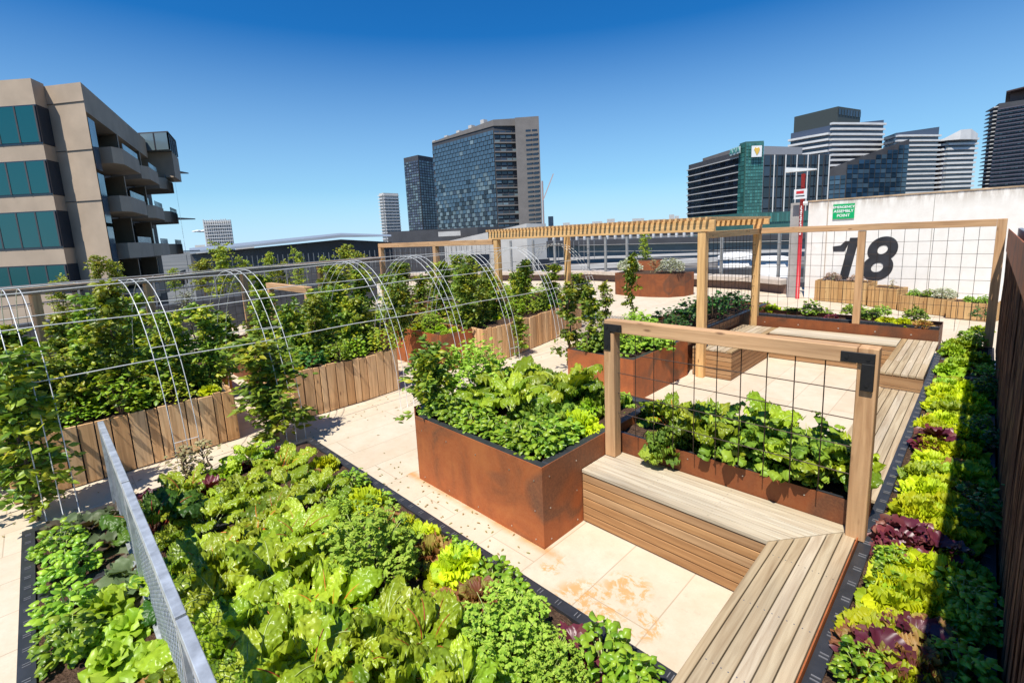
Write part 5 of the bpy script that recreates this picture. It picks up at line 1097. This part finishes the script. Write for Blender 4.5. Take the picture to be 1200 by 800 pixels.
# climbers
def vine(kind, u, v, z, vt, label, wide=1., hh=None):
    p = g(u, v, z); zt = hgt(p[0], p[1], u, vt)
    if kind == 'shrub' and zt-z < 1.05: kind = 'shrubm'
    base = {'shrubm': .8, 'shrub': 1.35, 'shrubs': 1.0, 'tree': 1.3, 'olive': 1.0}[kind]; s = (zt-z)/base
    o = put(kind, p[0], p[1], z, 1., label, 'climbing vines and young trees'); o.scale = (wide*1.22, wide*1.22, s); return o
vine('shrub', 42, 600, .08, 395, 'broad climbing vine at the far left end of the foreground bed', 1.3)
vine('shrub', 10, 560, .08, 450, 'climbing vine cut by the left photo edge', 1.2)
vine('shrub', 325, 512, .08, 390, 'bushy climbing vine at the corner of the near bed, beside the path', 1.5)
o = put('shrubm', -3.80, 2.58, .58, 1., 'bushy vine spilling over the left corner of the large steel planter', 'climbing vines and young trees'); o.scale = (1.25, 1.25, .92)
vine('shrubs', 606, 415, .05, 368, 'small vine against the curved slat planter', 1.0)
vine('shrubs', 665, 422, .2, 322, 'tall vine left of the steel planter beyond the trellis', 1.3)
vine('shrubs', 688, 410, .60, 330, 'vine on the left corner of the planter beyond the trellis', 1.0)
vine('shrubs', 712, 385, .5, 325, 'slim vine left of the second tall vine', .9)
vine('shrubs', 742, 372, .3, 292, 'tall slim vine rising before the curved steel planter', 1.1)
vine('shrub', 150, 478, .58, 318, 'tall yellow green vine in the near slat planter', 1.0)
vine('shrub', 120, 460, .58, 335, 'vine at the left of the near slat planter', 1.0)
vine('shrub', 255, 452, .58, 350, 'dark dense vine at the right end of the near slat planter', .9)
vine('shrub', 30, 490, .58, 370, 'vine at the left end of the near slat planter', 1.1)
vine('shrub', 372, 420, .62, 340, 'dense vine at the left of the middle slat planter', 1.0)
vine('shrub', 420, 410, .62, 350, 'wide vine in the middle slat planter', 1.05)
vine('shrub', 470, 395, .62, 330, 'vine at the right end of the middle slat planter', .9)
vine('shrub', 548, 385, .62, 305, 'tallest vine in the curved slat planter', 1.1)
vine('shrubs', 585, 372, .62, 320, 'vine right of the tallest one in the curved slat planter', 1.2)
vine('shrubs', 622, 365, .62, 300, 'slim vine in the middle of the curved slat planter', 1.2)
vine('shrubs', 645, 350, .62, 318, 'short vine at the far end of the curved slat planter', 1.4)
vine('shrubs', 490, 372, .62, 320, 'slim vine in the box between the slat planters', 1.2)
for u, v, z, vt, w_, lab in ((122, 352, .9, 295, .95, 'young tree rising above the left fence before the flats'), (262, 345, .9, 283, 1.15, 'wide young tree above the left fence, below the small white tower'), (318, 340, .9, 292, .7, 'young tree above the fence, third from the left'), (350, 335, .9, 290, .7, 'young tree above the fence, fourth from the left'), (408, 345, .6, 283, 1.0, 'young tree just left of the tall fence corner'), (80, 385, .7, 322, .7, 'thin young tree behind the white hoops at left'), (205, 340, .9, 312, .6, 'short young tree behind the left timber post')):
    p = g(u, v, z); p[:2] *= 1.25; zt = hgt(p[0], p[1], u, vt); o = put('tree', p[0], p[1], .5, 1., lab, 'climbing vines and young trees'); o.scale = (w_*1.75, w_*1.75, (zt-.5)/1.3)
put('olive', -10.2, 1.9, .6, 1.0, 'thin grey shrub behind the left timber fence post', None); put('tree', -9.6, 17.0, 1.1, .9, 'thin young tree in the small round steel pot', None)
# beds of the slat planters and behind them
def fillbed(x0, x1, y0, y1, z, step, kinds, where, group, seed=1, sc=(.7, 1.05)):
    r = random.Random(seed); L2 = []; x = x0
    while x <= x1+1e-6:
        y = y0
        while y <= y1+1e-6: L2.append((r.choice(kinds), x+r.uniform(-.08, .08), y+r.uniform(-.08, .08), r.uniform(*sc), None)); y += step
        x += step
    bedw(L2, z, where, group, 'counting outward from the camera')
MIX = ['bush', 'bush', 'bush', 'bean', 'bean', 'deep', 'lime', 'kale', 'green', 'bush']
fillbed(-7.4, -6.47, -.25, 1.35, .58, .31, MIX, 'in the near slat planter', 'low plants in the near slat planter', 3)
fillbed(-7.4, -6.49, 2.3, 3.65, .62, .30, MIX, 'in the middle slat planter', 'low plants in the middle slat planter', 4)
fillbed(-7.8, -6.9, 5.65, 8.8, .62, .40, ['bush', 'bush', 'bean', 'lime', 'green', 'bush', 'deep'], 'in the curved slat planter', 'low plants in the curved slat planter', 5)
fillbed(-7.9, -6.78, 4.92, 5.3, .61, .28, ['lime', 'lime', 'green', 'bush'], 'in the box between slat planters', 'low plants in the steel box', 6)
def lowbed(label, x0, x1, y0, y1, h, mat=CORTD):
    t = thing('steel_planter', label, 'planter', ((x0+x1)/2, (y0+y1)/2, 0)); sheet_box(t, 'panel', x0, x1, y0, y1, 0, h, mat); m = MB(); m.box(x0+.02, x1-.02, y0+.02, y1-.02, .01, h-.05); m.build('soil', SOIL, t)
lowbed('rusty steel bed behind the near slat planter', -9.9, -8.2, -1.3, 1.9, .5); fillbed(-9.6, -8.5, -1.0, 1.6, .46, .5, ['bush', 'bush', 'mustard', 'red', 'bean', 'bush', 'green'], 'behind the near slat planter', 'plants behind the near slat planter', 7, (.8, 1.2))
lowbed('rusty steel bed behind the middle slat planter', -11.0, -8.6, 2.3, 6.4, .5); fillbed(-10.6, -8.9, 2.6, 6.2, .46, .55, ['bush', 'bush', 'bean', 'lime', 'grey', 'red', 'green', 'bush'], 'behind the middle slat planter', 'plants behind the middle slat planter', 8, (.8, 1.25))
lowbed('rusty steel bed beyond the left mesh fence', -13, -8.7, 7.6, 10.4, .6); fillbed(-12.7, -9.1, 7.9, 10.1, .55, .72, ['bush', 'lime', 'bean', 'green'], 'beyond the left mesh fence', 'plants beyond the left mesh fence', 9, (1., 1.4))
# planters along the far side: silver mounds
for (k, x, y, z, s, lab) in (('grey', -9.35, 15.35, .8, 1.9, 'silvery mound at the left end of the curved planter'), ('grey', -7.75, 15.35, .8, 1.9, 'white mound at the right end of the curved planter'), ('dry', -8.35, 15.3, .8, 1.2, 'yellowish dried clump beside the right white mound')): put(k, x, y, z, s, lab)
def onplanter(i, t): A_, B_, h = FP[i]; p = A_+(B_-A_)*t; return p[0]+.1, p[1]+.3, h-.03
for (i, t, k, s, lab) in ((0, .22, 'pink', .95, 'dull mauve mound at the left of the tallest slat planter'), (0, .68, 'pink', .85, 'pink flowering mound on the tallest slat planter, below the painted number'), (1, .6, 'dry', .6, 'straw coloured tuft on the second slat planter under the wall'), (2, .2, 'bean', .5, 'green plant at the left of the third slat planter under the wall'), (2, .5, 'bean', .55, 'green plant in the middle of the third slat planter under the wall'), (2, .82, 'grey', 1.0, 'white flowering mound on the third slat planter under the wall'), (3, .35, 'bean', .45, 'left green plant on the lowest slat planter'), (3, .62, 'bean', .5, 'right green plant on the lowest slat planter')):
    x, y, z = onplanter(i, t); put(k, x, y, z, s, lab)

def extras(kinds, pts, base, where, group, sc, seed, spread=.05):
    r = random.Random(seed); bedw([(r.choice(kinds), x+r.uniform(-spread, spread), y+r.uniform(-spread, spread), r.uniform(*sc), None) for x, y in pts], base, where, group)
extras(['kale', 'chard_gr', 'kale', 'green', 'kale'], [(x, y) for x in (-3.45, -3.1, -2.8, -2.55) for y in (2.95, 3.25, 3.55, 3.85)], .60, 'deep in the large steel planter', 'plants deep in the large steel planter', (1.0, 1.35), 21)
extras(['green', 'chard_gr', 'chard_or'], [(-1.95+.2*k, 3.88-.3*(k % 2)) for k in range(8)], .58, 'along the back of the bench trough', 'plants along the back of the bench trough', (.85, 1.0), 22)
put('kale', -1.72, 3.33, .52, 1.25, 'ruffled plant spilling over the trough edge onto the bench seat')
extras(['basil', 'lime', 'lime', 'red', 'green'], [(-4.9+.45*k, 1.62) for k in range(9)], .075, 'along the path side rim', 'plants along the path side rim of the foreground bed', (.55, .8), 23)
extras(['chard_gr', 'chard_or', 'chard_rd'], [(-4.6+.5*k, .45) for k in range(7)]+[(-4.4+.5*k, 1.0) for k in range(6)], .075, 'between the larger chards of the foreground bed', 'filler chards in the foreground bed', (.7, .95), 24)
extras(['lime', 'lime', 'lime', 'green'], [(-.17, 2.75+.31*k) for k in range(14)], .435, 'on the deck side of the screen bed', 'plants on the deck side of the screen bed', (.95, 1.2), 25, .03)
extras(['lime', 'lime', 'red'], [(-.02, 2.0+.36*k) for k in range(14)], .435, 'along the middle of the screen bed', 'plants along the middle of the screen bed', (.95, 1.2), 28, .03)
extras(['green', 'deep', 'basil'], [(.09, 2.2+.5*k) for k in range(13)], .435, 'hard against the brushwood screen', 'plants hard against the brushwood screen', (.5, .8), 26, .02)
extras(['bush', 'bean'], [(-4.0+.35*k, 5.6+.3*(k % 3)) for k in range(3)]+[(-4.1, 6.2), (-3.6, 6.5), (-3.9, 6.8)], .56, 'packed into the planter beyond the trellis', 'plants packed into the planter beyond the trellis', (.8, 1.1), 27)
for (x, y, s_, hs_, lab) in ((-6.75, .15, 1.1, .55, 'dense low vine between the two vines of the near slat planter'), (-7.2, -.3, 1.1, .8, 'broad vine at the rear left of the near slat planter'), (-7.1, .9, 1.1, .6, 'broad vine at the rear of the near slat planter'), (-7.3, 2.5, 1.1, .75, 'rear vine of the middle slat planter, left one'), (-7.2, 3.4, 1.1, .7, 'rear vine of the middle slat planter, right one'), (-7.4, 6.6, .9, .9, 'rear vine of the curved slat planter, left one'), (-7.5, 7.8, .9, .9, 'rear vine of the curved slat planter, right one'), (-9.2, .9, 1.2, .9, 'bushy vine in the steel bed behind the near slat planter'), (-9.9, 4.3, 1.2, .85, 'bushy vine in the steel bed behind the middle slat planter'), (-9.6, 5.6, 1.1, .85, 'second bushy vine in the steel bed behind the middle planter'), (-10.6, 8.8, 1.3, 1.0, 'bushy vine beyond the left mesh fence')):
    kd = 'shrub' if hs_ > .78 else 'shrubm'; o = put(kd, x, y, .5, 1., lab, 'climbing vines and young trees'); o.scale = (s_, s_, hs_ if hs_ > .78 else hs_*1.69)
lv = LM(); r = random.Random(31)
for k in range(260):
    x, y = (r.uniform(-6.25, -5.5), r.uniform(-1, 6)) if k < 110 else (r.uniform(-6.3, -4.1), r.uniform(2.1, 9)) if k < 190 else (r.uniform(-4.3, -2.1), r.uniform(2.0, 2.34))
    P, F, C = leafgrid(r.uniform(.015, .04), .007, 4, 3, 'ov', r.uniform(0, .3), .3, .3); lv.add(rotz(P, r.uniform(0, 6.3))+np.array([x, y, .004]), F)
o = bpy.data.objects.new('leaf_litter', lv.mesh('leaf_litter', [L['dry']])); COL.objects.link(o); tag(o, 'small dry leaves scattered on the cream paving', 'leaf litter'); o['kind'] = 'stuff'

for (x, y, s_, hs_, lab) in ((-8.9, .1, 1.3, .75, 'round bush behind the near slat planter, left of the path gap'), (-9.4, 2.9, 1.4, .8, 'round bush just behind the timber frame foot'), (-8.9, 3.9, 1.4, .8, 'round bush right of the timber frame'), (-9.1, 5.4, 1.4, .75, 'round bush left of the steel box'), (-11.6, 8.3, 1.5, .9, 'dense bush left of the middle of the mesh fence'), (-9.3, 8.3, 1.4, .8, 'dense bush beyond the mesh fence, near the pergola post'), (-12.3, 9.8, 1.6, 1.0, 'dense bush at the far corner beyond the mesh fence'), (-6.9, 1.1, .9, .85, 'vine at the front right of the near slat planter'), (-6.8, 2.7, .9, .85, 'vine at the front of the middle slat planter'), (-7.0, 6.1, .8, .8, 'vine at the front of the curved slat planter'), (-7.2, 7.3, .8, .75, 'vine at the centre front of the curved slat planter')):
    kd = 'shrub' if hs_ > .78 else 'shrubm'; o = put(kd, x, y, .5, 1., lab, 'climbing vines and young trees'); o.scale = (s_, s_, hs_ if hs_ > .78 else hs_*1.69)

for i, (u, v, z, vt, w_, lab) in enumerate(((240, 345, .9, 300, 1.0, 'left half of the tree group above the fence below the small white tower'), (288, 345, .9, 300, .9, 'right companion of the tree group above the left fence'), (425, 345, .7, 292, .8, 'slim young tree beside the tall fence corner'), (385, 345, .7, 300, .8, 'low young tree left of the tall fence corner'), (140, 352, .9, 300, .8, 'young tree beside the beige concrete pier'), (335, 345, .8, 305, .9, 'low bushy tree between the two slim ones above the fence'))):
    p = g(u, v, z); p[:2] *= 1.3; zt = hgt(p[0], p[1], u, vt); o = put('tree', p[0], p[1], .5, 1., lab, 'climbing vines and young trees'); o.scale = (w_*1.7, w_*1.7, (zt-.5)/1.3)

for i, (x, y, s_, hs_, lab) in enumerate(((-6.75, -.25, 1.2, .7, 'leafy vine at the front left corner of the near slat planter'), (-6.7, .85, 1.15, .55, 'leafy vine behind the first hoops of the near slat planter'), (-7.5, .35, 1.3, .6, 'leafy vine at the middle rear of the near slat planter'), (-6.8, 3.2, 1.1, .6, 'leafy vine in the front middle of the middle slat planter'), (-7.5, 2.9, 1.3, .65, 'leafy vine at the middle rear of the middle slat planter'), (-8.1, 1.85, 1.5, .6, 'dense bush closing the gap between the first two slat planters'), (-8.3, 1.2, 1.4, .6, 'dense bush behind the right end of the near slat planter'), (-8.6, 4.4, 1.5, 1.0, 'dense bush left of the steel planter box'), (-8.9, 6.6, 1.6, 1.0, 'dense bush in front of the tall mesh fence'), (-10.2, 6.2, 1.6, 1.0, 'dense bush under the left mesh fence post'), (-11.3, 5.2, 1.6, 1.0, 'dense bush at the corner of the low and tall fences'), (-11.0, 3.4, 1.5, .95, 'dense bush against the low timber fence'), (-10.3, 1.1, 1.5, .7, 'dense bush against the low fence behind the near planter'), (-7.4, 5.9, 1.2, .9, 'dense vine at the left rear of the curved slat planter'), (-7.3, 8.5, 1.2, .85, 'dense vine at the far rear of the curved slat planter'), (-7.6, 10.2, 1.6, .8, 'dense bush beyond the curved slat planter'), (-8.8, 11.2, 1.6, .8, 'dense bush under the rear pergola beam'))):
    kd = 'shrub' if hs_ > .78 else 'shrubm'; o = put(kd, x, y, .5 if i < 15 else .1, 1., lab, 'climbing vines and young trees'); o.scale = (s_, s_, hs_ if hs_ > .78 else hs_*1.69)

for k, x, y, sc in (('red', -2.55, 1.62, 1.2), ('red', -2.0, 1.58, 1.25), ('red', -3.15, 1.6, 1.1), ('lime', -2.75, 1.66, 1.3), ('lime', -2.3, 1.66, 1.3), ('lime', -3.45, 1.62, 1.2), ('purple', -1.35, 1.66, 1.2), ('purple', -4.9, .45, 1.3), ('purple', -4.75, .8, 1.2), ('red', -2.9, .9, 1.1)):
    bedw([(k, x, y, sc, None)], .15, 'in the foreground bed', 'plants in the foreground bed')
for x, y in ((-.18, 2.25), (-.08, 2.45), (-.2, 3.35), (-.05, 3.25), (-.18, 5.0)):
    bedw([('purple', x, y, 1.15, None)], .47, 'in the screen bed', 'plants in the screen bed')
relabel()
